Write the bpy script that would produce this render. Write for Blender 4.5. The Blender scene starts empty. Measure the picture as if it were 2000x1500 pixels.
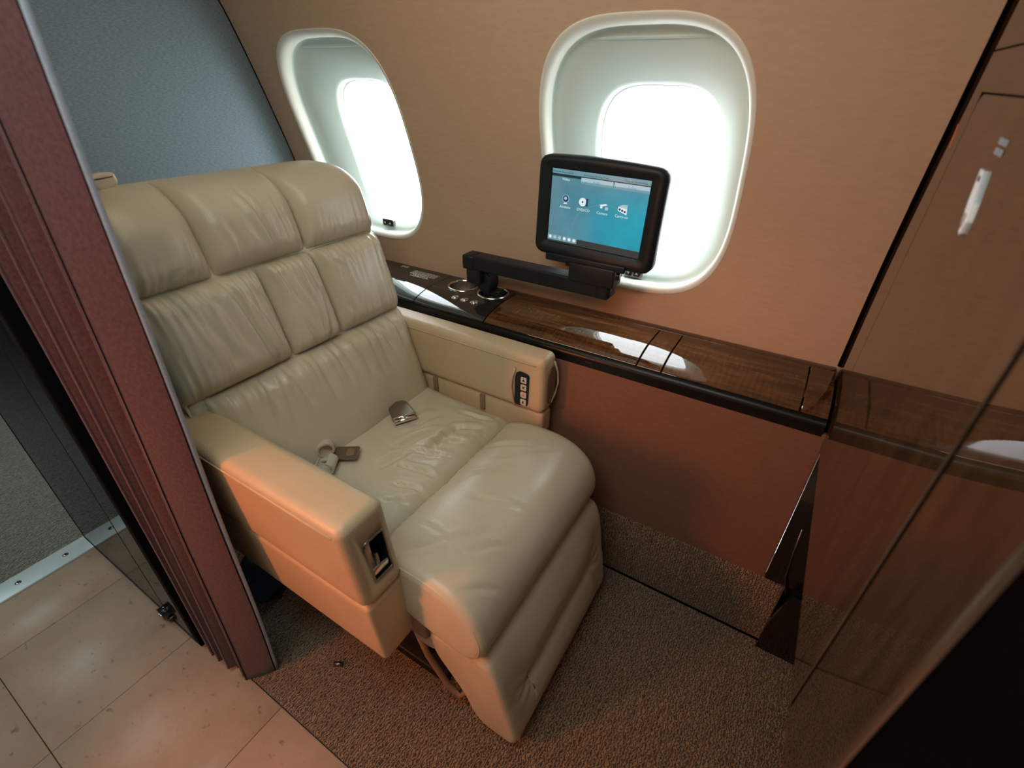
import bpy, bmesh, math, random
from mathutils import Vector, Matrix, noise

random.seed(4)
S = 0.86                                   # design units -> metres
scene = bpy.context.scene
COL = scene.collection

# ------------------------------------------------------------------ camera
FPX = 944.49
RW = ((0.8499967, 0.28908281, -0.44038249),
      (0.52669147, -0.45035937, 0.72095252),
      (0.0100846, -0.84475296, -0.53506143))     # rows: world axes in camera coords (x right, y down, z forward)
cam_d = bpy.data.cameras.new('camera')
cam_d.sensor_width = 36.0
cam_d.lens = FPX / 2000.0 * 36.0
cam_d.clip_start = 0.01
cam_d.dof.use_dof = True
cam_d.dof.focus_distance = 1.10
cam_d.dof.aperture_fstop = 3.2
cam = bpy.data.objects.new('camera', cam_d)
COL.objects.link(cam)
m = Matrix.Identity(4)
for r in range(3):
    m[r][0] = RW[r][0]
    m[r][1] = -RW[r][1]
    m[r][2] = -RW[r][2]
m[2][3] = 1.3 * S
cam.matrix_world = m
scene.camera = cam

# ------------------------------------------------------------------ world and lights
world = bpy.data.worlds.new('World')
scene.world = world
world.use_nodes = True
bgn = world.node_tree.nodes['Background']
bgn.inputs[0].default_value = (0.90, 0.97, 1.0, 1)
bgn.inputs[1].default_value = 9.0

def area(name, loc, target, size, power, color, size_y=None, portal=False, spread=None):
    d = bpy.data.lights.new(name, 'AREA')
    d.shape = 'RECTANGLE'
    d.size = size * S
    d.size_y = (size_y or size) * S
    d.energy = power
    d.color = color
    if spread: d.spread = spread
    if portal: d.cycles.is_portal = True
    o = bpy.data.objects.new(name, d)
    COL.objects.link(o)
    o.location = Vector(loc) * S
    v = (Vector(target) - Vector(loc))
    o.rotation_euler = v.to_track_quat('-Z', 'Y').to_euler()
    return o

for wx in (-1.285, -0.378):
    area('window_portal', (wx, 1.40, 1.09), (wx, 0.0, 1.09), 0.40, 1, (1, 1, 1), 0.50, portal=True)
# daylight through the windows on the other side of the cabin
area('cabin_window_light', (-0.75, -1.12, 1.15), (-0.8, 0.8, 0.85), 1.6, 1.2, (0.72, 0.94, 1.0), 0.4)
# cool fill light added at ceiling height over the aisle
area('cool_fill_light', (-0.45, 0.05, 1.74), (-0.75, 0.55, 0.6), 0.9, 5.4, (0.58, 0.92, 1.0), 0.3)
# doorway daylight from the cabin behind the screen, on the aisle side
area('cabin_doorway_light', (-2.6, -0.3, 1.55), (-1.2, 0.5, 0.9), 0.7, 7.0, (0.72, 0.95, 1.0), 0.7)
# warm ceiling wash light along the forward end
area('ceiling_wash_light', (-0.20, -0.35, 1.70), (-0.10, 1.1, 0.85), 1.2, 3.4, (1.0, 0.50, 0.25), 0.2)
# warm fill light added above the seat to lift wall and cushions
area('seat_fill_light', (-0.75, 0.42, 1.73), (-0.80, 1.0, 0.8), 0.8, 1.25, (1.0, 0.80, 0.54), 0.12)
# warm lamp low over the aisle
area('aisle_lamp_light', (-1.16, -0.75, 1.08), (-0.50, 0.3, 0.52), 0.16, 2.0, (1.0, 0.26, 0.07), 0.16, spread=math.radians(80))

scene.view_settings.view_transform = 'Standard'
scene.view_settings.look = 'None'
scene.view_settings.gamma = 1.0
scene.view_settings.use_curve_mapping = False
scene.view_settings.exposure = 0.0
scene.cycles.use_denoising = True
scene.cycles.max_bounces = 10
scene.cycles.diffuse_bounces = 6
scene.cycles.glossy_bounces = 5
scene.cycles.transparent_max_bounces = 12
scene.cycles.caustics_reflective = False
scene.cycles.caustics_refractive = False

# ------------------------------------------------------------------ materials
MATS = {}
def mat(name, col, rough=0.5, metal=0.0, spec=0.5, coat=0.0, coat_rough=0.03, ior=1.5, sheen=0.0):
    mt = bpy.data.materials.new(name)
    mt.use_nodes = True
    nt = mt.node_tree
    b = nt.nodes['Principled BSDF']
    b.inputs['Base Color'].default_value = (*col, 1)
    b.inputs['Roughness'].default_value = rough
    b.inputs['Metallic'].default_value = metal
    b.inputs['Specular IOR Level'].default_value = spec
    b.inputs['Coat Weight'].default_value = coat
    b.inputs['Coat Roughness'].default_value = coat_rough
    b.inputs['IOR'].default_value = ior
    b.inputs['Sheen Weight'].default_value = sheen
    MATS[name] = mt
    return mt, nt, b

def N(nt, typ, **kw):
    n = nt.nodes.new(typ)
    for k, v in kw.items():
        if k in n.inputs: n.inputs[k].default_value = v
        else: setattr(n, k, v)
    return n

def coords(nt, scale=(1, 1, 1), rot=(0, 0, 0)):
    tc = N(nt, 'ShaderNodeTexCoord')
    mp = N(nt, 'ShaderNodeMapping')
    mp.inputs['Scale'].default_value = scale
    mp.inputs['Rotation'].default_value = rot
    nt.links.new(tc.outputs['Object'], mp.inputs['Vector'])
    return mp.outputs['Vector']

def ramp(nt, fac, stops):
    r = N(nt, 'ShaderNodeValToRGB')
    els = r.color_ramp.elements
    while len(els) < len(stops): els.new(0.5)
    for e, (p, c) in zip(els, stops):
        e.position = p
        e.color = (*c, 1)
    nt.links.new(fac, r.inputs['Fac'])
    return r.outputs['Color']

def bump(nt, b, height, strength, dist=0.002):
    bn = N(nt, 'ShaderNodeBump')
    bn.inputs['Strength'].default_value = strength
    bn.inputs['Distance'].default_value = dist
    nt.links.new(height, bn.inputs['Height'])
    nt.links.new(bn.outputs['Normal'], b.inputs['Normal'])
    return bn

def leather(name, c1, c2, rough):
    mt, nt, b = mat(name, c1, rough, spec=0.5)
    v = coords(nt)
    n1 = N(nt, 'ShaderNodeTexNoise', Scale=7.0, Detail=4.0, Roughness=0.6)
    nt.links.new(v, n1.inputs['Vector'])
    nt.links.new(ramp(nt, n1.outputs['Fac'], [(0.3, c1), (0.75, c2)]), b.inputs['Base Color'])
    vo = N(nt, 'ShaderNodeTexVoronoi', Scale=420.0)
    nt.links.new(v, vo.inputs['Vector'])
    n2 = N(nt, 'ShaderNodeTexNoise', Scale=60.0, Detail=4.0)
    nt.links.new(v, n2.inputs['Vector'])
    ad = N(nt, 'ShaderNodeMath', operation='MULTIPLY_ADD')
    ad.inputs[1].default_value = 2.0
    nt.links.new(n2.outputs['Fac'], ad.inputs[0])
    nt.links.new(vo.outputs['Distance'], ad.inputs[2])
    bump(nt, b, ad.outputs[0], 0.16, 0.0015)
    rr_ = N(nt, 'ShaderNodeMapRange')
    rr_.inputs['To Min'].default_value = rough - 0.06
    rr_.inputs['To Max'].default_value = rough + 0.10
    nt.links.new(n1.outputs['Fac'], rr_.inputs['Value'])
    nt.links.new(rr_.outputs[0], b.inputs['Roughness'])
    return mt
leather('leather', (0.545, 0.475, 0.345), (0.62, 0.555, 0.42), 0.29)
leather('leather_arm', (0.52, 0.385, 0.235), (0.58, 0.445, 0.29), 0.38)

def fabric(name, c1, c2, scale, stretch, bumpk, rough=0.9, sheen=0.2):
    mt, nt, b = mat(name, c1, rough, spec=0.2, sheen=sheen)
    v = coords(nt, stretch)
    n1 = N(nt, 'ShaderNodeTexNoise', Scale=scale, Detail=3.0, Roughness=0.7)
    nt.links.new(v, n1.inputs['Vector'])
    nt.links.new(ramp(nt, n1.outputs['Fac'], [(0.32, c1), (0.68, c2)]), b.inputs['Base Color'])
    bump(nt, b, n1.outputs['Fac'], bumpk, 0.002)
    return mt
fabric('bulkhead_fabric', (0.175, 0.235, 0.275), (0.30, 0.365, 0.41), 520, (1, 0.25, 1.0), 0.25)
fabric('wall_fabric', (0.57, 0.385, 0.257), (0.62, 0.425, 0.288), 120, (0.35, 1, 1.3), 0.25, 0.75, 0.1)
fabric('dado_fabric', (0.19, 0.085, 0.052), (0.215, 0.098, 0.061), 160, (0.4, 1, 1), 0.12, 0.8, 0.1)
fabric('curtain_fabric', (0.072, 0.026, 0.025), (0.120, 0.046, 0.043), 260, (1, 1, 0.7), 0.3, 0.9, 0.3)
fabric('curtain_edge_lit', (0.26, 0.28, 0.33), (0.33, 0.35, 0.40), 260, (1, 1, 0.7), 0.3, 0.9, 0.3)  # bluish light on the curtain's front edge, put into the colour
fabric('webbing', (0.50, 0.44, 0.34), (0.58, 0.52, 0.42), 400, (1, 1, 1), 0.3)

def carpet(name, c1, c2, c3, stretch=(1, 1, 1)):
    mt, nt, b = mat(name, c2, 0.95, spec=0.15, sheen=0.25)
    v = coords(nt, stretch)
    wv = N(nt, 'ShaderNodeTexWave', Scale=54.0, Distortion=9.0, Detail=2.0)
    wv.inputs['Detail Scale'].default_value = 2.6
    wv.bands_direction = 'X'
    nt.links.new(v, wv.inputs['Vector'])
    n1 = N(nt, 'ShaderNodeTexNoise', Scale=330.0, Detail=3.0)
    nt.links.new(v, n1.inputs['Vector'])
    mx = N(nt, 'ShaderNodeMath', operation='MULTIPLY_ADD')
    mx.inputs[1].default_value = 0.55
    nt.links.new(wv.outputs['Fac'], mx.inputs[0])
    mm = N(nt, 'ShaderNodeMath', operation='MULTIPLY')
    mm.inputs[1].default_value = 0.75
    nt.links.new(n1.outputs['Fac'], mm.inputs[0])
    nt.links.new(mm.outputs[0], mx.inputs[2])
    nt.links.new(ramp(nt, mx.outputs[0], [(0.25, c1), (0.55, c2), (0.85, c3)]), b.inputs['Base Color'])
    bump(nt, b, mx.outputs[0], 0.9, 0.006)
    return mt
carpet('carpet_brown', (0.040, 0.018, 0.007), (0.150, 0.077, 0.033), (0.37, 0.23, 0.12))
carpet('carpet_grey', (0.14, 0.12, 0.09), (0.25, 0.22, 0.17), (0.36, 0.33, 0.27), (0.7, 0.7, 0.7))

mt, nt, b = mat('tile', (0.5, 0.38, 0.3), 0.42, spec=0.4)
v = coords(nt, (1, 1, 1))
n1 = N(nt, 'ShaderNodeTexNoise', Scale=9.0, Detail=5.0, Roughness=0.65)
nt.links.new(v, n1.inputs['Vector'])
base = ramp(nt, n1.outputs['Fac'], [(0.3, (0.49, 0.315, 0.215)), (0.7, (0.59, 0.395, 0.28))])
v2 = coords(nt, (1.0, 1.7, 1), (0, 0, 0.5))
n2 = N(nt, 'ShaderNodeTexNoise', Scale=38.0, Detail=2.5, Roughness=0.55)
nt.links.new(v2, n2.inputs['Vector'])
spot = ramp(nt, n2.outputs['Fac'], [(0.64, (0, 0, 0)), (0.76, (1, 1, 1))])
mixn = N(nt, 'ShaderNodeMix', data_type='RGBA')
nt.links.new(spot, mixn.inputs[0])
nt.links.new(base, mixn.inputs[6])
mixn.inputs[7].default_value = (0.25, 0.18, 0.13, 1)
nt.links.new(mixn.outputs[2], b.inputs['Base Color'])
mat('tile_joint', (0.13, 0.09, 0.065), 0.9)

def veneer(name, c1, c2, c3, axis, coat=1.0, spec=0.5, ior=1.5):
    mt, nt, b = mat(name, c2, 0.35, spec=spec, coat=coat, coat_rough=0.02, ior=ior)
    b.inputs['Coat IOR'].default_value = ior
    st = {'x': (3, 30, 30), 'z': (26, 26, 3)}[axis]
    v = coords(nt, st)
    n1 = N(nt, 'ShaderNodeTexNoise', Scale=2.2, Detail=6.0, Roughness=0.62, Distortion=0.6)
    nt.links.new(v, n1.inputs['Vector'])
    v2 = coords(nt, (90, 12, 12))
    n2 = N(nt, 'ShaderNodeTexNoise', Scale=2.0, Detail=2.0)
    nt.links.new(v2, n2.inputs['Vector'])
    ad = N(nt, 'ShaderNodeMath', operation='MULTIPLY_ADD')
    ad.inputs[1].default_value = 0.35
    nt.links.new(n2.outputs['Fac'], ad.inputs[0])
    nt.links.new(n1.outputs['Fac'], ad.inputs[2])
    nt.links.new(ramp(nt, ad.outputs[0], [(0.48, c1), (0.66, c2), (0.86, c3)]), b.inputs['Base Color'])
    return mt
veneer('ledge_veneer', (0.028, 0.011, 0.004), (0.075, 0.030, 0.010), (0.14, 0.06, 0.022), 'x', spec=0.0, ior=1.75)
veneer('cabinet_veneer', (0.035, 0.017, 0.008), (0.055, 0.027, 0.013), (0.08, 0.04, 0.02), 'z', coat=0.0, ior=2.3)
MATS['cabinet_veneer'].node_tree.nodes['Principled BSDF'].inputs['Roughness'].default_value = 0.02
mat('ledge_dark', (0.022, 0.018, 0.016), 0.3, spec=0.0, coat=1.0, coat_rough=0.02)[2].inputs['Coat IOR'].default_value = 1.75
mat('black_gloss', (0.006, 0.005, 0.005), 0.18, coat=0.6)
mat('black_plastic', (0.010, 0.012, 0.015), 0.42, spec=0.3)
mat('black_satin', (0.006, 0.006, 0.007), 0.6)
mat('black_seam', (0.003, 0.003, 0.003), 1.0, spec=0.0)
mat('black_void', (0.002, 0.002, 0.003), 0.8, spec=0.1)
mat('latch_metal', (0.86, 0.88, 0.90), 0.34, metal=0.5)
mat('chrome', (0.75, 0.74, 0.72), 0.13, metal=1.0)
mat('steel_cup', (0.62, 0.60, 0.57), 0.22, metal=1.0)
mat('dull_metal', (0.30, 0.27, 0.24), 0.30, metal=1.0)
mat('strip_metal', (0.80, 0.84, 0.81), 0.38, metal=0.25)
mat('white_plastic', (0.80, 0.82, 0.79), 0.5)
mat('reveal_plastic', (0.69, 0.78, 0.73), 0.5)
mat('rim_plastic', (0.82, 0.79, 0.70), 0.5)
mat('fascia_black', (0.006, 0.0045, 0.004), 0.28, spec=0.25)
mat('shell_white', (0.55, 0.52, 0.48), 0.8)
mat('white_print', (0.75, 0.75, 0.75), 0.6)
mat('grey_print', (0.32, 0.33, 0.36), 0.6)
mat('red_mark', (0.75, 0.16, 0.08), 0.5)
mat('seam_thread', (0.30, 0.22, 0.14), 0.7)
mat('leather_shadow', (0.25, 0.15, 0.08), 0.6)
mat('button_beige', (0.60, 0.52, 0.45), 0.45)
mat('blue_bag', (0.02, 0.10, 0.22), 0.8)

mt = bpy.data.materials.new('window_glass'); mt.use_nodes = True; MATS['window_glass'] = mt
nt = mt.node_tree; nt.nodes.clear()
out = N(nt, 'ShaderNodeOutputMaterial'); tr = N(nt, 'ShaderNodeBsdfTransparent'); gl = N(nt, 'ShaderNodeBsdfGlossy', Roughness=0.02)
mxs = N(nt, 'ShaderNodeMixShader'); mxs.inputs[0].default_value = 0.06
nt.links.new(tr.outputs[0], mxs.inputs[1]); nt.links.new(gl.outputs[0], mxs.inputs[2]); nt.links.new(mxs.outputs[0], out.inputs[0])

mt = bpy.data.materials.new('smoked_glass'); mt.use_nodes = True; MATS['smoked_glass'] = mt
nt = mt.node_tree; nt.nodes.clear()
out = N(nt, 'ShaderNodeOutputMaterial'); tr = N(nt, 'ShaderNodeBsdfTransparent'); gl = N(nt, 'ShaderNodeBsdfGlossy', Roughness=0.02)
tr.inputs[0].default_value = (0.76, 0.80, 0.76, 1)
fr = N(nt, 'ShaderNodeFresnel', IOR=1.25)
mxs = N(nt, 'ShaderNodeMixShader')
nt.links.new(fr.outputs[0], mxs.inputs[0])
nt.links.new(tr.outputs[0], mxs.inputs[1]); nt.links.new(gl.outputs[0], mxs.inputs[2]); nt.links.new(mxs.outputs[0], out.inputs[0])

def emit(name, col, st):
    mt = bpy.data.materials.new(name); mt.use_nodes = True; MATS[name] = mt
    b = mt.node_tree.nodes['Principled BSDF']
    b.inputs['Base Color'].default_value = (0.01, 0.01, 0.01, 1)
    b.inputs['Emission Color'].default_value = (*col, 1)
    b.inputs['Emission Strength'].default_value = st
    b.inputs['Roughness'].default_value = 0.25
    return mt
emit('ui_white', (0.85, 0.95, 1.0), 0.85)
emit('ui_pale', (0.45, 0.66, 0.74), 0.8)
emit('ui_tab', (0.20, 0.40, 0.47), 0.75)
emit('ui_cyan', (0.02, 0.33, 0.50), 0.8)
emit('ui_dark', (0.012, 0.04, 0.055), 0.8)
emit('ui_grey', (0.035, 0.045, 0.045), 0.8)
emit('ui_navy', (0.01, 0.05, 0.16), 0.8)
emit('ui_text_blue', (0.02, 0.38, 0.62), 0.8)
mt = emit('ui_screen', (0.05, 0.3, 0.4), 0.8)
nt = mt.node_tree; b = nt.nodes['Principled BSDF']
v = coords(nt, (1, 1, 1))
# picture shown on the screen: a pale blue-grey field with a cyan globe
sx = N(nt, 'ShaderNodeVectorMath', operation='DISTANCE'); sx.inputs[1].default_value = (0.075, 0, -0.02)
nt.links.new(v, sx.inputs[0])
c1 = ramp(nt, sx.outputs['Value'], [(0.0, (0.0, 0.42, 0.58)), (0.06, (0.02, 0.36, 0.50)), (0.105, (0.09, 0.31, 0.40)), (0.2, (0.17, 0.32, 0.38))])
n1 = N(nt, 'ShaderNodeTexNoise', Scale=16.0, Detail=3.0); nt.links.new(v, n1.inputs['Vector'])
mixn = N(nt, 'ShaderNodeMix', data_type='RGBA', blend_type='MULTIPLY'); mixn.inputs[0].default_value = 0.55
nt.links.new(c1, mixn.inputs[6])
nt.links.new(ramp(nt, n1.outputs['Fac'], [(0.3, (0.55, 0.7, 0.75)), (0.65, (1.1, 1.05, 1.05))]), mixn.inputs[7])
nt.links.new(mixn.outputs[2], b.inputs['Emission Color'])

# ------------------------------------------------------------------ mesh helpers (design units in, metres out)
ORG = {}
def tag(o, label=None, cat=None, group=None, kind=None):
    if label: o['label'] = label
    if cat: o['category'] = cat
    if group: o['group'] = group
    if kind: o['kind'] = kind
    return o

def empty(name, loc, label=None, cat=None, group=None, kind=None):
    o = bpy.data.objects.new(name, None)
    o.empty_display_size = 0.05
    COL.objects.link(o)
    o.location = Vector(loc) * S
    ORG[o.name] = Vector(loc)
    return tag(o, label, cat, group, kind)

def mk(name, verts, faces, material, parent=None, smooth=True, bevel=0.0, seg=3, origin=None, sub=0, angle=None):
    L = ORG[parent.name] if parent else Vector(origin if origin is not None else (0, 0, 0))
    me = bpy.data.meshes.new(name)
    me.from_pydata([tuple((Vector(v_) - L) * S) for v_ in verts], [], faces)
    bm = bmesh.new(); bm.from_mesh(me)
    bmesh.ops.recalc_face_normals(bm, faces=bm.faces)
    bm.to_mesh(me); bm.free()
    me.materials.append(MATS[material])
    for p in me.polygons: p.use_smooth = smooth
    o = bpy.data.objects.new(name, me)
    COL.objects.link(o)
    if parent: o.parent = parent
    else: o.location = L * S
    ORG[o.name] = L
    if bevel:
        bv = o.modifiers.new('bevel', 'BEVEL'); bv.width = bevel * S; bv.segments = seg
        bv.limit_method = 'ANGLE'; bv.angle_limit = math.radians(35)
    if sub:
        sm = o.modifiers.new('sub', 'SUBSURF'); sm.levels = sub; sm.render_levels = sub
    return o

def box_vf(x0, x1, y0, y1, z0, z1):
    v_ = [(x, y, z) for x in (x0, x1) for y in (y0, y1) for z in (z0, z1)]
    f = [(0, 1, 3, 2), (4, 6, 7, 5), (0, 4, 5, 1), (2, 3, 7, 6), (0, 2, 6, 4), (1, 5, 7, 3)]
    return v_, f

def box(name, x0, x1, y0, y1, z0, z1, material, parent=None, bevel=0.0, seg=3, origin=None, fn=None, smooth=True):
    v_, f = box_vf(x0, x1, y0, y1, z0, z1)
    if fn: v_ = [fn(*p) for p in v_]
    if parent is None and origin is None: origin = ((x0 + x1) / 2, (y0 + y1) / 2, z0)
    return mk(name, v_, f, material, parent, bevel > 0 and smooth, bevel, seg, origin)

def grid(nu, nv, fn):
    v_ = [fn(i / nu, j / nv) for j in range(nv + 1) for i in range(nu + 1)]
    f = []
    for j in range(nv):
        for i in range(nu):
            a = j * (nu + 1) + i
            f.append((a, a + 1, a + nu + 2, a + nu + 1))
    return v_, f

def rings(rows, closed=True, cap0=False, cap1=False):
    n = len(rows[0]); v_ = [p for r in rows for p in r]; f = []
    for j in range(len(rows) - 1):
        for i in range(n if closed else n - 1):
            a = j * n + i; b_ = j * n + (i + 1) % n
            f.append((a, b_, b_ + n, a + n))
    if cap0: f.append(tuple(range(n - 1, -1, -1)))
    if cap1: f.append(tuple((len(rows) - 1) * n + i for i in range(n)))
    return v_, f

def rr(cx, cy, w, h, r, n=6):
    pts = []
    for sx_, sy_, a0 in ((1, 1, 0), (-1, 1, 90), (-1, -1, 180), (1, -1, 270)):
        for k in range(n + 1):
            a = math.radians(a0 + 90 * k / n)
            pts.append((cx + sx_ * (w / 2 - r) + r * math.cos(a), cy + sy_ * (h / 2 - r) + r * math.sin(a)))
    return pts

def dense(pts, step, closed=True):
    o_ = []
    n = len(pts)
    for i in range(n if closed else n - 1):
        a = Vector(pts[i]); b_ = Vector(pts[(i + 1) % n])
        k = max(1, int((b_ - a).length / step))
        for q in range(k): o_.append(tuple(a.lerp(b_, q / k)))
    if not closed: o_.append(tuple(pts[-1]))
    return o_

def spline(pts, n=6, closed=True):
    o_ = []; L = len(pts)
    rng = range(L) if closed else range(L - 1)
    for i in rng:
        if closed: p0, p1, p2, p3 = (Vector(pts[(i + q) % L]) for q in (-1, 0, 1, 2))
        else: p0, p1, p2, p3 = (Vector(pts[min(max(i + q, 0), L - 1)]) for q in (-1, 0, 1, 2))
        for q in range(n):
            t = q / n
            o_.append(tuple(0.5 * ((2 * p1) + (-p0 + p2) * t + (2 * p0 - 5 * p1 + 4 * p2 - p3) * t * t + (-p0 + 3 * p1 - 3 * p2 + p3) * t ** 3)))
    if not closed: o_.append(tuple(pts[-1]))
    return o_

def normals2(pts):
    n = len(pts); area2 = sum(pts[i][0] * pts[(i + 1) % n][1] - pts[(i + 1) % n][0] * pts[i][1] for i in range(n))
    sg = 1 if area2 > 0 else -1
    o_ = []
    for i in range(n):
        d = Vector(pts[(i + 1) % n]) - Vector(pts[i - 1])
        nn = Vector((d.y, -d.x)) * sg
        o_.append(nn.normalized() if nn.length > 0 else nn)
    return o_

def loft(name, prof, s0, s1, r0, r1, n, fn, material, parent=None, disp=None, origin=None, flat=0.0):
    """prof: closed 2-D outline (a, b); swept from s0 to s1 with ends rounded off by r0, r1; fn(s, a, b) -> xyz"""
    nor = normals2(prof); rows = []
    st = []
    if r0:
        for k in range(7):
            a = math.pi / 2 * k / 6
            st.append((s0 + r0 * (1 - math.sin(a)), r0 * (1 - math.cos(a)))) if False else st.append((s0 + r0 * (1 - math.cos(a)), r0 * (1 - math.sin(a))))
    else: st.append((s0, 0))
    for k in range(1, n): st.append((s0 + r0 + (s1 - r1 - s0 - r0) * k / n, 0))
    if r1:
        for k in range(6, -1, -1):
            a = math.pi / 2 * k / 6
            st.append((s1 - r1 * (1 - math.cos(a)), r1 * (1 - math.sin(a))))
    else: st.append((s1, 0))
    for s_, ins in st:
        row = []
        for (a, b_), nn in zip(prof, nor):
            q = Vector((a, b_)) - nn * ins
            if disp: q = q + nn * disp(s_, a, b_)
            row.append(fn(s_, q.x, q.y))
        rows.append(row)
    v_, f = rings(rows, True, True, True)
    return mk(name, v_, f, material, parent, True, origin=origin)

def tube(name, pts, r, material, parent=None, seg=10, closed=False, origin=None):
    P_ = [Vector(p) for p in pts]; rows = []
    n = len(P_)
    up = Vector((0.13, 0.21, 0.97))
    for i, p in enumerate(P_):
        if closed: d = P_[(i + 1) % n] - P_[i - 1]
        else: d = P_[min(i + 1, n - 1)] - P_[max(i - 1, 0)]
        d.normalize()
        a = d.cross(up); a.normalize(); b_ = d.cross(a)
        rows.append([tuple(p + (a * math.cos(t) + b_ * math.sin(t)) * r) for t in (2 * math.pi * k / seg for k in range(seg))])
    if closed: rows.append(rows[0]); v_, f = rings(rows)
    else: v_, f = rings(rows, True, True, True)
    return mk(name, v_, f, material, parent, True, origin=origin)

def lathe(name, prof, c, material, parent=None, seg=32, axis='z', origin=None):
    rows = []
    for r_, h in prof:
        row = []
        for k in range(seg):
            t = 2 * math.pi * k / seg
            u_, w_ = r_ * math.cos(t), r_ * math.sin(t)
            row.append({'z': (c[0] + u_, c[1] + w_, c[2] + h), 'y': (c[0] + u_, c[1] + h, c[2] + w_), 'x': (c[0] + h, c[1] + u_, c[2] + w_)}[axis])
        rows.append(row)
    v_, f = rings(rows)
    return mk(name, v_, f, material, parent, True, origin=origin)

def cyl(name, c, r, h, material, parent=None, seg=24, axis='z', b=0.0, origin=None):
    b = b or r * 0.12
    return lathe(name, [(0.0005, 0), (r, 0), (r, h - b), (r - b, h), (0.0005, h)], c, material, parent, seg, axis, origin)

def plate(name, pts2, fn, thick, material, parent=None, origin=None, smooth=False):
    """flat outline given thickness along its normal; fn(a, b, d) -> xyz"""
    n = len(pts2)
    v_ = [fn(a, b_, 0) for a, b_ in pts2] + [fn(a, b_, thick) for a, b_ in pts2]
    f = [tuple(range(n)), tuple(range(2 * n - 1, n - 1, -1))] + [(i, (i + 1) % n, n + (i + 1) % n, n + i) for i in range(n)]
    return mk(name, v_, f, material, parent, smooth, origin=origin)

def text(name, body, size, fn, material, parent):
    """lettering as a thin mesh; fn(a, b, d) -> xyz, a along the line, b up"""
    cu = bpy.data.curves.new('lettering', 'FONT')
    cu.body = body; cu.size = size; cu.align_x = 'CENTER'; cu.align_y = 'CENTER'; cu.resolution_u = 2
    tmp = bpy.data.objects.new('lettering', cu)
    me = tmp.to_mesh()
    v_ = [fn(p.co.x, p.co.y, 0.0004) for p in me.vertices]
    f = [tuple(p.vertices) for p in me.polygons]
    tmp.to_mesh_clear()
    bpy.data.objects.remove(tmp); bpy.data.curves.remove(cu)
    return mk(name, v_, f, material, parent, False)

def sstep(a, b, x):
    t = min(max((x - a) / (b - a), 0), 1)
    return t * t * (3 - 2 * t)

def nz(x, y=0.0, z=0.0): return noise.noise(Vector((x, y, z)))

def booldiff(o, cut):
    md = o.modifiers.new('cut', 'BOOLEAN'); md.object = cut; md.operation = 'DIFFERENCE'; md.solver = 'EXACT'
    bpy.context.view_layer.update()
    dg = bpy.context.evaluated_depsgraph_get()
    me = bpy.data.meshes.new_from_object(o.evaluated_get(dg))
    o.modifiers.remove(md)
    old = o.data; o.data = me; bpy.data.meshes.remove(old)
    cm = cut.data; bpy.data.objects.remove(cut); bpy.data.meshes.remove(cm)

# ------------------------------------------------------------------ the cabin shell
XF, XB = 0.14, -1.63                        # cabinet face, rear bulkhead face
PROF = [(0.60, 1.217), (0.745, 1.213), (0.9, 1.205), (1.03, 1.185), (1.2, 1.137), (1.32, 1.10), (1.40, 1.073), (1.48, 1.042), (1.75, 0.90)]
def wallY(z):
    if z <= PROF[0][0]: return PROF[0][1]
    for i in range(len(PROF) - 1):
        if z <= PROF[i + 1][0] or i == len(PROF) - 2:
            p = [PROF[min(max(i + q, 0), len(PROF) - 1)] for q in (-1, 0, 1, 2)]
            t = (z - p[1][0]) / (p[2][0] - p[1][0])
            m1 = (p[2][1] - p[0][1]) / max(p[2][0] - p[0][0], 1e-6) * (p[2][0] - p[1][0])
            m2 = (p[3][1] - p[1][1]) / max(p[3][0] - p[1][0], 1e-6) * (p[2][0] - p[1][0])
            return ((2 * t ** 3 - 3 * t * t + 1) * p[1][1] + (t ** 3 - 2 * t * t + t) * m1 + (-2 * t ** 3 + 3 * t * t) * p[2][1] + (t ** 3 - t * t) * m2)

# floor: base slab, tiles, carpets
floor = box('floor', -6.0, 2.0, -1.25, 1.35, -0.06, -0.012, 'tile_joint', origin=(0, 0, -0.06))
tag(floor, 'aircraft cabin floor of stone-look tiles and brown carpet', None, None, 'structure')
gx = [-1.687, -1.4885] + [-1.127 + 0.359 * k for k in range(9)]
gy = [-1.25, -0.853, -0.494, -0.136, 0.200]
for i in range(len(gx) - 1):
    for j in range(len(gy) - 1):
        g = 0.0008
        box('tile', gx[i] + g, gx[i + 1] - g, gy[j] + g, gy[j + 1] - g, -0.012, 0.0, 'tile', floor, bevel=0.001, seg=1)
def carpet_piece(name, x0, x1, y0, y1, material, label):
    nu = max(2, int((x1 - x0) / 0.05)); nv = max(2, int((y1 - y0) / 0.05))
    o = box(name, x0, x1, y0, y1, -0.012, 0.004, material, floor, bevel=0.004, seg=2)
    o['label'] = label
    return o
carpet_piece('carpet', -1.687, 2.0, 0.2015, 1.02, 'carpet_brown', 'brown loop pile carpet under the seat')
carpet_piece('carpet', -6.0, -1.765, -1.25, 1.35, 'carpet_grey', 'grey-brown carpet beyond the metal strip')

strip = empty('threshold_strip', (-1.726, 0, 0), 'pale metal threshold strip screwed down between tiles and grey carpet', 'threshold strip')
box('strip_plate', -1.766, -1.686, -1.2, 0.32, -0.010, 0.006, 'strip_metal', strip, bevel=0.003)
for k in range(-9, 3):
    y = 0.116 + 0.119 * k
    if y > 0.3: continue
    lathe('screw', [(0.0003, 0.0015), (0.006, 0.0018), (0.008, 0.0003), (0.0085, -0.002)], (-1.725, y, 0.006), 'dull_metal', strip, 14)
    sc_ = box('screw_slot', -1.730, -1.720, y - 0.0012, y + 0.0012, 0.0070, 0.0082, 'black_seam', strip)

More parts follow.
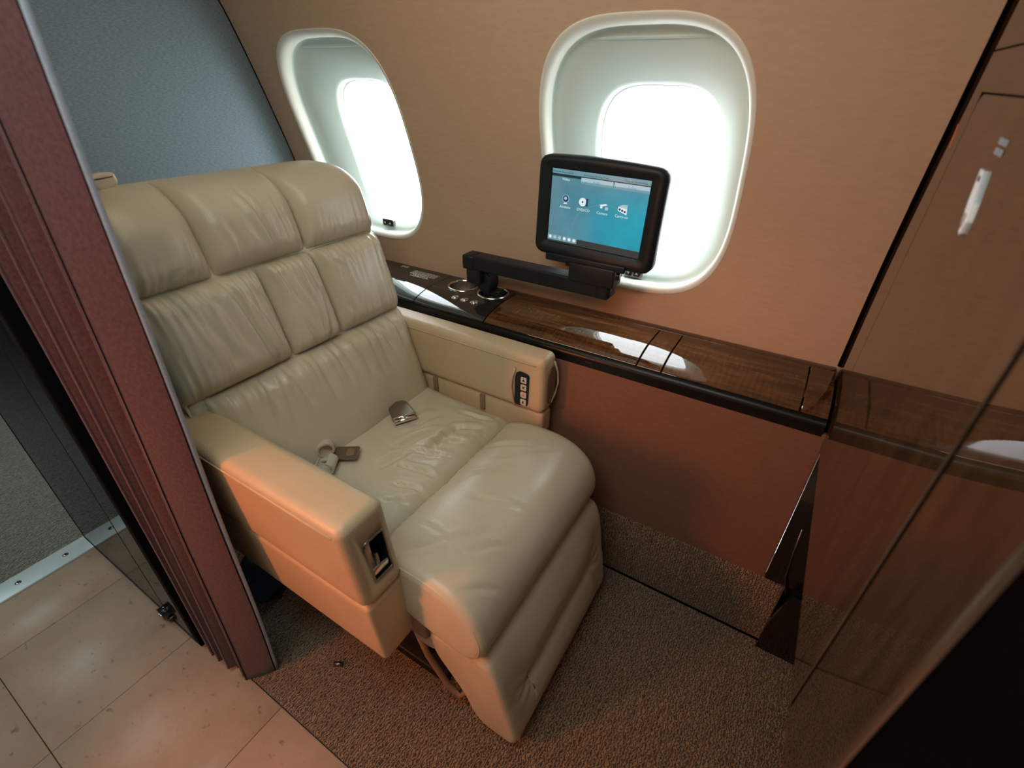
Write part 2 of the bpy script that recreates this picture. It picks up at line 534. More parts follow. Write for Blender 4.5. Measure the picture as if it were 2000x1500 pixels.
# window wall with two rolled openings
WIN = [(-1.292, 1.116, 0.236, 0.287), (-0.389, 1.116, 0.236, 0.287)]
PANE = [(-1.280, 1.087, 0.148, 0.204), (-0.375, 1.087, 0.148, 0.204)]
NA = 144
def sup(cx, cz, a, b_, n, t):
    c, s_ = math.cos(t), math.sin(t)
    return (cx + a * math.copysign(abs(c) ** (2 / n), c), cz + b_ * math.copysign(abs(s_) ** (2 / n), s_))
def w_out(w, k, sc=1.0): return sup(w[0], w[1], w[2] * sc, w[3] * sc + 0 * sc, 3.3, 2 * math.pi * k / NA)
XM = (WIN[0][0] + WIN[1][0]) / 2
ZL, ZH = 0.60, 1.76
wall_v, wall_f = [], []
for wi, w in enumerate(WIN):
    x0, x1 = (XB - 0.10, XM) if wi == 0 else (XM, XF + 0.02)
    corners = {}
    outer = []
    for k in range(NA):
        px, pz = w_out(w, k)
        dx, dz = px - w[0], pz - w[1]
        t = min(((x1 - w[0]) / dx if dx > 1e-6 else (x0 - w[0]) / dx if dx < -1e-6 else 1e9), ((ZH - w[1]) / dz if dz > 1e-6 else (ZL - w[1]) / dz if dz < -1e-6 else 1e9))
        outer.append([w[0] + dx * t, w[1] + dz * t])
    for cx, cz in ((x0, ZL), (x0, ZH), (x1, ZL), (x1, ZH)):
        k = min(range(NA), key=lambda q: (outer[q][0] - cx) ** 2 + (outer[q][1] - cz) ** 2)
        outer[k] = [cx, cz]
    rows = []
    M_ = 18
    for j in range(M_ + 1):
        t = j / M_
        rows.append([])
        for k in range(NA):
            px, pz = w_out(w, k)
            x = outer[k][0] + (px - outer[k][0]) * t; z = outer[k][1] + (pz - outer[k][1]) * t
            rows[-1].append((x, wallY(z), z))
    v_, f = rings(rows)
    o_ = len(wall_v); wall_v += v_; wall_f += [tuple(i + o_ for i in q) for q in f]
wall = mk('wall_window_side', wall_v, wall_f, 'wall_fabric', None, True, origin=(-0.7, 1.2, 0.6))
tag(wall, 'curved beige fabric sidewall around the two windows', None, None, 'structure')

for wi, (w, p) in enumerate(zip(WIN, PANE)):
    win = empty('window_%d' % (wi + 1), (w[0], 1.2, w[1]), ('cabin window partly hidden behind the seat back', 'cabin window behind the monitor')[wi], None, None, 'structure')
    def ringat(sc, q, off):
        row = []
        for k in range(NA):
            ax, az = w_out(w, k, sc)
            bx_, bz = sup(p[0], p[1], p[2], p[3], 3.6, 2 * math.pi * k / NA)
            row.append((ax + (bx_ - ax) * q, wallY(az + (bz - az) * q) + off, az + (bz - az) * q))
        return row
    lip = [ringat(1.012, 0, 0.0015), ringat(1.008, 0, -0.0012), ringat(1.0, 0, -0.0015)]
    for a in (15, 30, 45, 60, 75, 90):       # rolled lip
        lip.append(ringat(1 - math.sin(math.radians(a)) * 0.052, 0, -0.0015 + (1 - math.cos(math.radians(a))) * 0.020))
    lip += [ringat(0.947, 0, 0.026), ringat(0.949, 0, 0.034)]
    v_, f = rings(lip)
    mk('rim', v_, f, 'rim_plastic', win, True)
    rows = [ringat(0.949, 0, 0.032), ringat(0.962, 0, 0.036), ringat(0.962, 0, 0.044), ringat(0.938, 0, 0.0485), ringat(0.938, 0.08, 0.050)]
    for q in range(1, 15):
        t = q / 14
        rows.append(ringat(0.938, 0.08 + t * 0.84, 0.050 + 0.048 * t ** 1.4))
    rows += [ringat(0.938, 0.965, 0.1015), ringat(0.938, 0.99, 0.107), ringat(0.938, 1.0, 0.114), ringat(0.938, 1.0, 0.125), ringat(0.938, 1.0, 0.165)]
    v_, f = rings(rows)
    mk('reveal', v_, f, 'reveal_plastic', win, True)
    # inner gasket line and pane
    gas = [ringat(0.938, 1.0, 0.124), ringat(0.938, 1.03, 0.125), ringat(0.938, 1.03, 0.130), ringat(0.938, 1.0, 0.131)]
    v_, f = rings(gas)
    mk('gasket', v_, f, 'white_plastic', win, True)
    row0 = ringat(0.938, 1.01, 0.140); row1 = ringat(0.938, 1.01, 0.145)
    v_, f = rings([row0, row1], True, True, True)
    mk('pane', v_, f, 'window_glass', win, False)
    # slot of the roller shade along the top of the reveal
    zs = 1.371
    pts = []
    for k in range(13):
        x = w[0] - 0.125 + 0.250 * k / 12
        pts.append((x, wallY(zs) + 0.0545, zs))
    rows = [[(x, y - 0.004, z - 0.004) for x, y, z in pts], [(x, y - 0.006, z) for x, y, z in pts], [(x, y + 0.004, z + 0.012) for x, y, z in pts], [(x, y + 0.02, z + 0.0) for x, y, z in pts]]
    v_, f = rings([list(c) for c in zip(*rows)], True, True, True)
    mk('shade_rail', v_, f, 'reveal_plastic', win, True)
    # shade switch on the lower rim
    sxp = w[0] + (0.012 if wi == 0 else 0.004)
    szp = 0.866 if wi == 0 else 0.858
    yy = wallY(szp) + 0.046
    pl = plate('shade_switch', rr(sxp, szp, 0.050, 0.024, 0.005), lambda a, b_, d: (a, yy + 0.006 - d + (szp - b_) * 0.0, b_), 0.011, 'dull_metal', win)
    for q in (-1, 1):
        pb = plate('button', rr(sxp + q * 0.0115, szp, 0.017, 0.016, 0.002), lambda a, b_, d: (a, yy - 0.0048 - d, b_), 0.003, 'black_plastic', pl)
        tri = [(-0.0045, 0.003 * q * -1), (0.0045, 0.003 * q * -1), (0, 0.0045 * q)]
        plate('arrow', tri, lambda a, b_, d: (sxp + q * 0.0115 + a, yy - 0.0079 - d, szp + b_), 0.0004, 'white_print', pl)

# lower sidewall, kick panel, rear bulkhead and the rest of the shell
dado = box('wall_lower', XB - 0.1, XF + 0.004, 1.0, 1.02, 0.225, 0.69, 'dado_fabric', bevel=0.003)
tag(dado, 'plain reddish brown panel below the side ledge', None, None, 'structure')
kick = box('baseboard_window_side', XB - 0.1, 0.195, 0.997, 1.03, 0.004, 0.238, 'carpet_brown', bevel=0.004)
tag(kick, 'carpeted kick strip along the foot of the sidewall', None, None, 'structure')
box('joint', XB, 0.20, 0.9925, 0.998, 0.002, 0.0085, 'black_seam', kick)

bk_v, bk_f = [], []
zz = [0.0 + 0.02 * k for k in range(89)]
rowsf = [[(XB, 0.205 + (wallY(z) + 0.02 - 0.205) * q / 6, z) for q in range(7)] for z in zz]
v_, f = rings(rowsf, False); bk_v += v_; bk_f += f
rowsb = [[(XB - 0.11, 0.205 + (wallY(z) + 0.02 - 0.205) * q / 6, z) for q in range(7)] for z in zz]
o_ = len(bk_v); v_, f = rings(rowsb, False); bk_v += v_; bk_f += [tuple(i + o_ for i in q) for q in f]
for j in range(len(zz) - 1):
    a = j * 7
    bk_f.append((a, a + 7, a + 7 + o_, a + o_))
bulk = mk('wall_rear', bk_v, bk_f, 'bulkhead_fabric', None, True, origin=(XB, 0.7, 0))
tag(bulk, 'blue-grey woven fabric bulkhead behind the seat', None, None, 'structure')
# shadow joint where bulkhead meets sidewall
tube('trim_1', [(XB + 0.001, wallY(z) + 0.0005, z) for z in [0.74 + 0.03 * k for k in range(35)]], 0.0028, 'black_seam', None, 6, origin=(XB, 1.1, 0.7)).update_tag()
tag(bpy.data.objects['trim_1'], 'dark joint between bulkhead and sidewall', None, None, 'structure')

tube('trim_2', [(XF - 0.002, wallY(z) - 0.001, z) for z in [0.75 + 0.03 * k for k in range(34)]], 0.0048, 'black_seam', None, 8, origin=(XF, 1.1, 0.7))
tag(bpy.data.objects['trim_2'], 'black joint between sidewall and glossy cabinet', None, None, 'structure')
ceil = box('ceiling', -6, 2.0, -1.25, 1.4, 1.76, 1.80, 'shell_white')
tag(ceil, 'pale cabin ceiling above the frame', None, None, 'structure')
wl = box('wall_aisle_side', -6, 2.0, -1.27, -1.25, -0.06, 1.80, 'shell_white')
tag(wl, 'pale sidewall on the far side of the aisle', None, None, 'structure')
wf = box('wall_front', 2.0, 2.02, -1.27, 1.40, -0.06, 1.80, 'shell_white')
tag(wf, 'pale forward bulkhead', None, None, 'structure')
wb = box('wall_far_rear', -6.02, -6.0, -1.27, 1.40, -0.06, 1.80, 'shell_white')
tag(wb, 'pale bulkhead at the far end of the cabin', None, None, 'structure')
ws = box('wall_window_side_rear', -6, XB - 0.10, 1.35, 1.38, -0.06, 1.80, 'shell_white')
tag(ws, 'pale sidewall of the cabin beyond the bulkhead', None, None, 'structure')
ws2 = box('wall_window_side_front', XF + 0.02, 2.0, 1.35, 1.38, -0.06, 1.80, 'shell_white')
tag(ws2, 'pale sidewall behind the glossy cabinet', None, None, 'structure')

# ------------------------------------------------------------------ side ledge
ledge = empty('side_ledge', (-0.7, 1.1, 0.69), 'glossy dark wood side ledge with lids and cup holders below the windows', 'side ledge')
ZT = 0.745
LCURVE = spline([(1.130, 0.0), (1.110, -0.0004), (1.090, -0.0018), (1.070, -0.0045), (1.050, -0.0088), (1.030, -0.0150), (1.015, -0.0215), (1.0115, -0.0240)], 4, False)
def ledge_prof(back):
    return ([(back, ZT)] if back > 1.131 else []) + [(y, ZT + z) for y, z in LCURVE] + [(1.016, ZT - 0.0275), (back, ZT - 0.0275)]
def ledge_piece(name, x0, x1, back, material, label=None):
    pr = ledge_prof(back)
    g = 0.0016
    xs = [x0 + g, x0 + g + 0.0012, x1 - g - 0.0012, x1 - g]
    rows = []
    for i, x in enumerate(xs):
        e = 0.0010 if i in (0, 3) else 0
        rows.append([(x, y + (e if y < 1.02 else 0), z - (e if z > ZT - 0.04 else 0)) for y, z in pr])
    v_, f = rings(rows, True, True, True)
    o = mk(name, v_, f, material, ledge, True)
    md = o.modifiers.new('split', 'EDGE_SPLIT'); md.split_angle = math.radians(28)
    if label: o['label'] = label
    return o
LB = 1.184
ledge_piece('ledge_panel', XB, -0.975, 1.211, 'ledge_dark', 'dark gloss ledge panel with white print')
ledge_piece('lid', -0.716, -0.270, LB, 'ledge_veneer', 'long veneered stowage lid')
ledge_piece('ledge_panel', -0.270, -0.210, LB, 'ledge_veneer')
ledge_piece('lid', -0.210, 0.082, LB, 'ledge_veneer', 'veneered table lid beside the cabinet')
ledge_piece('ledge_panel', 0.082, XF - 0.005, LB, 'ledge_veneer')
box('back_strip', -0.716, XF - 0.0065, LB + 0.0015, 1.211, ZT - 0.024, ZT, 'ledge_veneer', ledge, bevel=0.001, seg=2)
fpr = [(1.0118, ZT - 0.0252), (1.0050, ZT - 0.0290), (1.0005, ZT - 0.0355), (0.9995, ZT - 0.0440), (1.0, 0.684), (1.03, 0.684), (1.03, ZT - 0.0285), (1.016, ZT - 0.0280)]
v_, f = rings([[(x, y, z) for y, z in fpr] for x in (XB, XF - 0.0065)], True, True, True)
fo = mk('fascia', v_, f, 'fascia_black', ledge, True)
fo.modifiers.new('split', 'EDGE_SPLIT').split_angle = math.radians(35)
box('end_joint', XF - 0.0055, XF - 0.0005, 1.012, 1.209, 0.690, ZT - 0.030, 'black_seam', ledge)
box('under_deck', XB, XF, 1.03, 1.20, 0.64, 0.655, 'black_satin', ledge)
box('release_button', -0.395, -0.375, 0.9985, 1.002, 0.693, 0.700, 'black_satin', ledge, bevel=0.001)
# cup panel with two round holes
CUPS = [(-0.890, 1.157), (-0.778, 1.157)]
CR = 0.046
g = 0.0016
cells = [(-0.975 + g, -0.8355, CUPS[0]), (-0.8355, -0.716 - g, CUPS[1])]
cv, cf = [], []
for x0, x1, c in cells:
    NC = 64
    y0, y1 = 1.106, 1.211
    outer = []
    for k in range(NC):
        t = 2 * math.pi * k / NC; dx, dy = math.cos(t), math.sin(t)
        q = min(((x1 - c[0]) / dx if dx > 1e-6 else (x0 - c[0]) / dx if dx < -1e-6 else 1e9), ((y1 - c[1]) / dy if dy > 1e-6 else (y0 - c[1]) / dy if dy < -1e-6 else 1e9))
        outer.append([c[0] + dx * q, c[1] + dy * q])
    for cx, cy in ((x0, y0), (x0, y1), (x1, y0), (x1, y1)):
        k = min(range(NC), key=lambda q: (outer[q][0] - cx) ** 2 + (outer[q][1] - cy) ** 2); outer[k] = [cx, cy]
    rows = [[(a, b_, ZT) for a, b_ in outer]]
    rows.append([(c[0] + CR * math.cos(2 * math.pi * k / NC), c[1] + CR * math.sin(2 * math.pi * k / NC), ZT) for k in range(NC)])
    rows.append([(a, b_, ZT - 0.02) for a, b_, _ in rows[-1]])
    v_, f = rings(rows); o_ = len(cv); cv += v_; cf += [tuple(i + o_ for i in q) for q in f]
pr = [(1.1055, ZT)] + [(y, ZT + z) for y, z in LCURVE if y < 1.1055] + [(1.016, ZT - 0.0275), (1.1055, ZT - 0.0275)]
rows = [[(x, y, z) for y, z in pr] for x in (-0.975 + g, -0.716 - g)]
v_, f = rings(rows, True, True, True); o_ = len(cv); cv += v_; cf += [tuple(i + o_ for i in q) for q in f]
cp = mk('cup_panel', cv, cf, 'ledge_dark', ledge, True)
md = cp.modifiers.new('split', 'EDGE_SPLIT'); md.split_angle = math.radians(28)
for c in CUPS:
    h = lathe('cup_holder', [(0.0005, -0.072), (0.036, -0.072), (0.040, -0.066), (0.0425, -0.02), (CR - 0.002, -0.001)], (c[0], c[1], ZT), 'steel_cup', ledge, 40)
    lathe('rim', [(CR - 0.003, -0.002), (CR - 0.0025, 0.0022), (CR, 0.0036), (CR + 0.003, 0.0022), (CR + 0.004, 0.0002)], (c[0], c[1], ZT), 'chrome', h, 40)
for x in (-0.860, -0.825, -0.790):
    pb = lathe('push_button', [(0.0004, 0.0040), (0.006, 0.0042), (0.0078, 0.0030), (0.008, -0.002)], (x, 1.074, ZT - 0.004), 'chrome', ledge, 24)
    lathe('button_ring', [(0.009, -0.001), (0.0092, 0.0018), (0.0105, 0.0026), (0.0118, 0.0016), (0.012, -0.001)], (x, 1.074, ZT - 0.004), 'chrome', pb, 24)
# print on the ledge (too small to read in the photograph: rows of fine marks)
random.seed(11)
def marks(nm, xc, yc, w, rows_, pitch, h, parent, fn, material='white_print', align='c'):
    v_, f = [], []
    for r_ in range(rows_):
        ww = w * (1.0 if r_ < rows_ - 2 else random.uniform(0.5, 0.8))
        x = -ww / 2
        while x < ww / 2:
            l = random.uniform(0.004, 0.011) * (w / 0.1) ** 0.3
            l = min(l, ww / 2 - x)
            o_ = len(v_)
            for a, b_ in ((x, -h / 2), (x + l, -h / 2), (x + l, h / 2), (x, h / 2)):
                v_.append(fn(xc + a, yc + b_ - r_ * pitch, 0))
            f.append((o_, o_ + 1, o_ + 2, o_ + 3))
            x += l + 0.0022
    return mk(nm, v_, f, material, parent, False)
lp = [o for o in ledge.children if o.name == 'ledge_panel'][0]
onledge = lambda a, b_, d: (a, b_, ZT + 0.0004)
marks('print', -1.165, 1.196, 0.050, 2, 0.008, 0.0042, lp, onledge)
marks('print', -1.058, 1.180, 0.105, 6, 0.0082, 0.0036, lp, onledge)

# ------------------------------------------------------------------ monitor on its swing arm
mon = empty('monitor', (-0.778, 1.158, ZT), 'small black touch screen on a swing arm rising from the cup holder', 'monitor')
ARM_Y = 1.10
# foot in the cup, post, elbow
lathe('foot', [(0.0005, 0.004), (0.026, 0.004), (0.030, 0.000), (0.031, -0.05)], (CUPS[1][0], CUPS[1][1] - 0.004, ZT), 'black_plastic', mon, 28)
ft = lathe('post', [(0.0005, 0.085), (0.020, 0.085), (0.022, 0.080), (0.022, 0.0)], (CUPS[1][0] - 0.004, 1.146, ZT), 'black_plastic', mon, 24)
box('clamp', CUPS[1][0] + 0.004, CUPS[1][0] + 0.040, 1.125, 1.160, ZT + 0.004, ZT + 0.022, 'black_plastic', mon, bevel=0.004)
pr = spline([(-0.800, ZT + 0.038), (-0.762, ZT + 0.020), (-0.752, ZT + 0.060), (-0.775, ZT + 0.092), (-0.800, ZT + 0.092)], 4)
loft('elbow', pr, 1.100, 1.150, 0.005, 0.005, 3, lambda s_, a, b_: (a, s_, b_), 'black_plastic', mon)
box('hinge_block', -0.820, -0.772, 1.080, 1.130, 0.795, 0.842, 'black_plastic', mon, bevel=0.005)
ab = loft('swing_arm', rr(1.104, 0.856, 0.052, 0.040, 0.006), -0.828, -0.388, 0.007, 0.007, 6, lambda s_, a, b_: (s_, a, b_ + 0.0 * s_), 'black_plastic', mon)
loft('arm_cap', rr(1.104, 0.8555, 0.0535, 0.0415, 0.007), -0.830, -0.790, 0.004, 0.0, 2, lambda s_, a, b_: (s_, a, b_), 'black_plastic', mon)
loft('arm_cap', rr(1.104, 0.8555, 0.0535, 0.0415, 0.007), -0.418, -0.384, 0.0, 0.010, 2, lambda s_, a, b_: (s_, a, b_), 'black_plastic', mon)
box('mount_block', -0.492, -0.372, 1.066, 1.120, 0.872, 0.918, 'black_plastic', mon, bevel=0.004)
lathe('tilt_knob', [(0.0005, 0.006), (0.010, 0.006), (0.012, 0.004), (0.012, -0.002)], (-0.372, 1.093, 0.898), 'black_gloss', mon, 20, axis='x')
MC = Vector((-0.444, 1.090, 1.034)); ROL = 0.024; YAW = -0.0121; PIT = -0.0145
MR = Matrix.Rotation(YAW, 3, 'Z') @ Matrix.Rotation(PIT, 3, 'X') @ Matrix.Rotation(ROL, 3, 'Y')
def mfn(a, b_, d): return tuple(MC + MR @ Vector((a, -d, b_)))     # d towards the viewer
W2, H2 = 0.309, 0.226
def bow(pts): return [(a, b_ + (0.006 * (1 - (a / (W2 / 2)) ** 2) if b_ > 0 else -0.004 * (1 - (a / (W2 / 2)) ** 2))) for a, b_ in pts]
def mon_outline(ins): 
    return bow(dense(rr(0, 0, W2 - 2 * ins, H2 - 2 * ins, max(0.022 - ins, 0.003), 6), 0.012))
def same_n(outs):
    n = 96; res = []
    for o in outs:
        L = [0]
        for i in range(len(o)): L.append(L[-1] + (Vector(o[(i + 1) % len(o)]) - Vector(o[i])).length)
        r_ = []
        for k in range(n):
            t = L[-1] * k / n; i = max(j for j in range(len(L)) if L[j] <= t + 1e-12); i = min(i, len(o) - 1)
            u_ = (t - L[i]) / max(L[i + 1] - L[i], 1e-9)
            r_.append(tuple(Vector(o[i]).lerp(Vector(o[(i + 1) % len(o)]), u_)))
        res.append(r_)
    return res
SW, SH, SYO = 0.238, 0.168, 0.003
inner = rr(0, SYO, SW + 0.030, SH + 0.024, 0.004, 6); inner2 = rr(0, SYO, SW + 0.004, SH + 0.004, 0.002, 6)
A = dense(inner, 0.012); B = dense(inner2, 0.012)
outs = same_n([mon_outline(0.012), mon_outline(0.0), mon_outline(0.0), mon_outline(0.004), mon_outline(0.012), A, B])
dep = [-0.030, -0.020, 0.000, 0.007, 0.010, 0.008, 0.002]
# align starts: every outline starts at angle 0 of its corner arc, so rings line up
rows = [[mfn(a, b_, d) for a, b_ in o] for o, d in zip(outs, dep)]
v_, f = rings(rows, True, True, False)
cas = mk('casing', v_, f, 'black_plastic', mon, True)
emi = mk('screen', *grid(2, 2, lambda u_, w_: mfn((u_ - 0.5) * SW, SYO + (w_ - 0.5) * SH, 0.0022)), 'ui_screen', mon, False)
# the screen's own texture space: centre it on the panel
emi.data.transform(Matrix.Translation(-(MC - ORG[mon.name]) * S)); emi.location = (MC - ORG[mon.name]) * S
ORG[emi.name] = MC
def ui(name, x0, x1, y0, y1, material, d=0.0026, parent=None):
    """screen graphics, coordinates as fractions of the picture from the top left"""
    v_ = [mfn((x - 0.5) * SW, SYO + (0.5 - y) * SH, d) for x, y in ((x0, y0), (x1, y0), (x1, y1), (x0, y1))]
    return mk(name, v_, [(0, 1, 2, 3)], material, emi, False)
def uit(body, x, y, size, material, d=0.0030):
    return text('lettering', body, size, lambda a, b_, dd: mfn((x - 0.5) * SW + a, SYO + (0.5 - y) * SH + b_, d), material, emi)
ui('header_bar', 0, 1, 0, 0.062, 'ui_tab'); ui('header_bar', 0.0, 1, 0.062, 0.098, 'ui_dark')
ui('tab', 0.315, 0.645, 0.075, 0.155, 'ui_pale', 0.0028); ui('tab', 0.655, 1.0, 0.075, 0.155, 'ui_pale', 0.0028)
ui('tab_shade', 0.315, 0.645, 0.125, 0.155, 'ui_tab', 0.0029); ui('tab_shade', 0.655, 1.0, 0.125, 0.155, 'ui_tab', 0.0029)
uit('Distance to Destination: --', 0.115, 0.035, 0.0064, 'ui_dark'); uit('Estimated Arrival Time: --', 0.48, 0.040, 0.0064, 'ui_dark'); uit('Time to Destination: --', 0.875, 0.040, 0.0064, 'ui_dark')
uit('Video', 0.155, 0.125, 0.0085, 'ui_white'); uit('Audio', 0.48, 0.115, 0.0080, 'ui_text_blue'); uit('Cabin', 0.83, 0.115, 0.0080, 'ui_text_blue')
for k, nm in enumerate(('Airshow', 'DVD/CD', 'Camera', 'Carry-on')):
    cx = 0.17 + 0.20 * k
    for q in ((cx - 0.066, cx + 0.066, 0.285, 0.290), (cx - 0.066, cx + 0.066, 0.515, 0.520), (cx - 0.066, cx - 0.062, 0.285, 0.520), (cx + 0.062, cx + 0.066, 0.285, 0.520)):
        ui('icon_frame', *q, 'ui_cyan')
    uit(nm, cx, 0.490, 0.0085, 'ui_white')
def disc(name, x, y, r_, material, d=0.0028, n=20):
    v_ = [mfn((x - 0.5) * SW + r_ * math.cos(2 * math.pi * q / n), SYO + (0.5 - y) * SH + r_ * math.sin(2 * math.pi * q / n), d) for q in range(n)]
    return mk(name, v_, [tuple(range(n))], material, emi, False)
def poly(name, pts, material, d=0.0028):
    return mk(name, [mfn((x - 0.5) * SW, SYO + (0.5 - y) * SH, d) for x, y in pts], [tuple(range(len(pts)))], material, emi, False)
disc('icon', 0.17, 0.375, 0.0088, 'ui_pale'); disc('icon', 0.17, 0.375, 0.0076, 'ui_navy', 0.0030); disc('icon', 0.168, 0.37, 0.0040, 'ui_pale', 0.0032, 7)
poly('icon', [(0.145, 0.445), (0.16, 0.43), (0.18, 0.43), (0.195, 0.445)], 'ui_white')
disc('icon', 0.355, 0.385, 0.0095, 'ui_white'); disc('icon', 0.355, 0.385, 0.0022, 'ui_dark', 0.0030)
poly('icon', [(0.388, 0.335), (0.412, 0.335), (0.412, 0.435), (0.388, 0.435)], 'ui_navy')
poly('icon', [(0.53, 0.385), (0.60, 0.36), (0.615, 0.375), (0.56, 0.40)], 'ui_white'); poly('icon', [(0.595, 0.40), (0.625, 0.40), (0.625, 0.44), (0.595, 0.44)], 'ui_pale'); disc('icon', 0.555, 0.41, 0.003, 'ui_white')
poly('icon', [(0.725, 0.37), (0.76, 0.34), (0.815, 0.33), (0.815, 0.385)], 'ui_pale'); poly('icon', [(0.725, 0.37), (0.815, 0.385), (0.815, 0.46), (0.725, 0.42)], 'ui_white')
for q in range(3): disc('icon', 0.742 + 0.026 * q, 0.40 + 0.011 * q, 0.0026, 'ui_dark', 0.0030, 10)
ui('footer_bar', 0, 1, 0.905, 1.0, 'ui_grey'); ui('toolbar', 0.0, 0.335, 0.895, 0.975, 'ui_tab', 0.0028)
ui('toolbar_divider', 0.165, 0.169, 0.895, 0.975, 'ui_dark', 0.0030)
for q in range(6): disc('tool_icon', 0.03 + 0.055 * q, 0.932, 0.0042, 'ui_white' if q in (0, 3, 4, 5) else 'ui_pale', 0.0030, 8)
arcp = []
for q in range(25):
    t = math.radians(70 + 110 * q / 24); arcp.append((0.62 + 0.36 * math.cos(t) , 0.79 - 0.36 * math.sin(t) * 1.15))
v_, f = rings([[mfn((x - 0.5) * SW, SYO + (0.5 - y) * SH, 0.0024) for x, y in arcp], [mfn((x - 0.498) * SW, SYO + (0.502 - y - 0.006) * SH, 0.0024) for x, y in arcp]], False)
mk('globe_arc', v_, f, 'ui_tab', emi, False)
box('screen_foot', -0.560, -0.350, 1.070, 1.110, 0.912, 0.930, 'black_plastic', mon, bevel=0.004)
box('tilt_hinge', -0.505, -0.380, 1.074, 1.112, 0.904, 0.918, 'black_plastic', mon, bevel=0.003)

# ------------------------------------------------------------------ glossy cabinet on the forward side
cab = empty('cabinet', (0.45, 0.7, 0.66), 'mirror-glossy brown veneer cabinet at the forward end', 'cabinet')
CZ0, CY0 = 0.660, 0.284
def cab_wall(z): return wallY(z) if z > ZT else wallY(ZT)
body = []
zs = [CZ0 + (1.76 - CZ0) * k / 24 for k in range(25)]
rows = []
for z in zs:
    r_ = 0.0035
    row = [(XF + 0.020, cab_wall(z) - 0.004, z), (XF + 0.004, cab_wall(z) - 0.004, z), (XF + 0.004, 0.43, z), (XF + 0.004, CY0 + r_, z)]
    for q in range(1, 7):
        a = math.pi / 2 * q / 6
        row.append((XF + 0.004 + r_ - r_ * math.cos(a), CY0 + r_ - r_ * math.sin(a), z))
    row += [(XF + 0.60, CY0, z), (XF + 0.60, 1.05, z), (XF + 0.30, 1.05, z)]
    rows.append(row)
v_, f = rings(rows, True, True, True)
cb = mk('carcass', v_, f, 'black_void', cab, False)
# veneer front skins: fixed strip by the wall, door, near panel with rounded edge
def skin(name, pts, material, parent, bev=0.0012):
    """outline in (y, z) on the cabinet face, 6 mm thick"""
    n = len(pts)
    v_ = [(XF + 0.005, y, z) for y, z in pts] + [(XF, y, z) for y, z in pts]
    f = [tuple(range(n)), tuple(range(2 * n - 1, n - 1, -1))] + [(i, (i + 1) % n, n + (i + 1) % n, n + i) for i in range(n)]
    return mk(name, v_, f, material, parent, False, bevel=bev, seg=2)
GAPW = 0.0022
DY1 = 1.012
def dy(z): return 1.035 - 0.085 * max(0, z - 0.85) - 0.0 if z < 1.29 else 0.998
zdoor = 1.288
door_pts = [(0.4275, CZ0), (0.4275, zdoor)]
R_ = 0.022
door_pts += [(0.998 - R_, zdoor)] + [(0.998 - R_ + R_ * math.sin(math.radians(a)), zdoor - R_ + R_ * math.cos(math.radians(a))) for a in (30, 60, 90)] + [(1.022, 0.95), (1.034, 0.80), (1.034, CZ0)]
door = skin('door', door_pts, 'cabinet_veneer', cab)
door['label'] = 'large glossy cabinet door with slim latch'
strip_pts = [(1.034 + GAPW, CZ0), (1.034 + GAPW, 0.80), (1.022 + GAPW, 0.95), (0.998 + GAPW, zdoor - R_), (0.998 + GAPW * 0.5, zdoor + GAPW)] + [(0.4275, zdoor + GAPW), (0.4275, 1.337), (cab_wall(1.337) - 0.040, 1.337)] + [(cab_wall(1.337) - 0.040, 1.3395)] + [(0.4275, 1.3395), (0.4275, 1.76)] + [(cab_wall(z) - 0.007, z) for z in [1.76 - 0.04 * k for k in range(28) if 1.76 - 0.04 * k > CZ0]] + [(cab_wall(CZ0) - 0.007, CZ0)]
skin('fixed_panel', strip_pts, 'cabinet_veneer', cab, 0.0)
rows = []
for z in (CZ0, 1.76):
    r_ = 0.0035
    row = [(XF, 0.4165, z), (XF, CY0 + r_, z)]
    for q in range(1, 9):
        a = math.pi / 2 * q / 8
        row.append((XF + r_ - r_ * math.cos(a), CY0 - 0.004 + r_ - r_ * math.sin(a) + 0.004 * (1 - q / 8), z))
    row += [(XF + r_ , CY0 + 0.001, z), (XF + 0.0045, CY0 + r_, z), (XF + 0.0045, 0.4165, z)]
    rows.append(row)
v_, f = rings(rows, True, True, True)
ep = mk('edge_panel', v_, f, 'cabinet_veneer', cab, True)
md = ep.modifiers.new('split', 'EDGE_SPLIT'); md.split_angle = math.radians(40)
box('gap_dark', XF + 0.0015, XF + 0.0045, 0.4160, 0.4280, CZ0 + 0.002, 1.75, 'black_seam', cab)  # added black strip, stands in for the shade inside the door gap
# latch, print, small red plate
cfn = lambda a, b_, d: (XF - d, a, b_)
lat = []
HY, HZ = 0.742, 1.190
ang = math.radians(-31)
def latch(pts): return [(HY + a * 1.25 + b_ * 0.56, HZ + b_) for a, b_ in pts]
outl = [(-0.010, 0.030), (0.010, 0.030), (0.011, 0.0), (0.009, -0.018), (0.004, -0.030), (0.0, -0.033), (-0.004, -0.030), (-0.009, -0.018), (-0.011, 0.0)]
hd = plate('latch', latch(outl), cfn, 0.003, 'latch_metal', door)
plate('latch_slot', latch([(-0.003, 0.019), (0.004, 0.019), (0.004, 0.024), (-0.003, 0.024)]), lambda a, b_, d: (XF - 0.0031 - d, a, b_), 0.0006, 'black_plastic', hd)
plate('latch_window', latch([(-0.004, -0.012), (0.005, -0.012), (0.002, -0.026), (-0.001, -0.026)]), lambda a, b_, d: (XF - 0.0031 - d, a, b_), 0.0006, 'dull_metal', hd)
random.seed(3)
marks('print', 0.742, 1.2490, 0.075, 2, 0.0095, 0.0065, door, lambda a, b_, d: (XF - 0.0006, a, b_), 'grey_print')
fp = [o for o in cab.children if o.name.startswith('fixed_panel')][0]
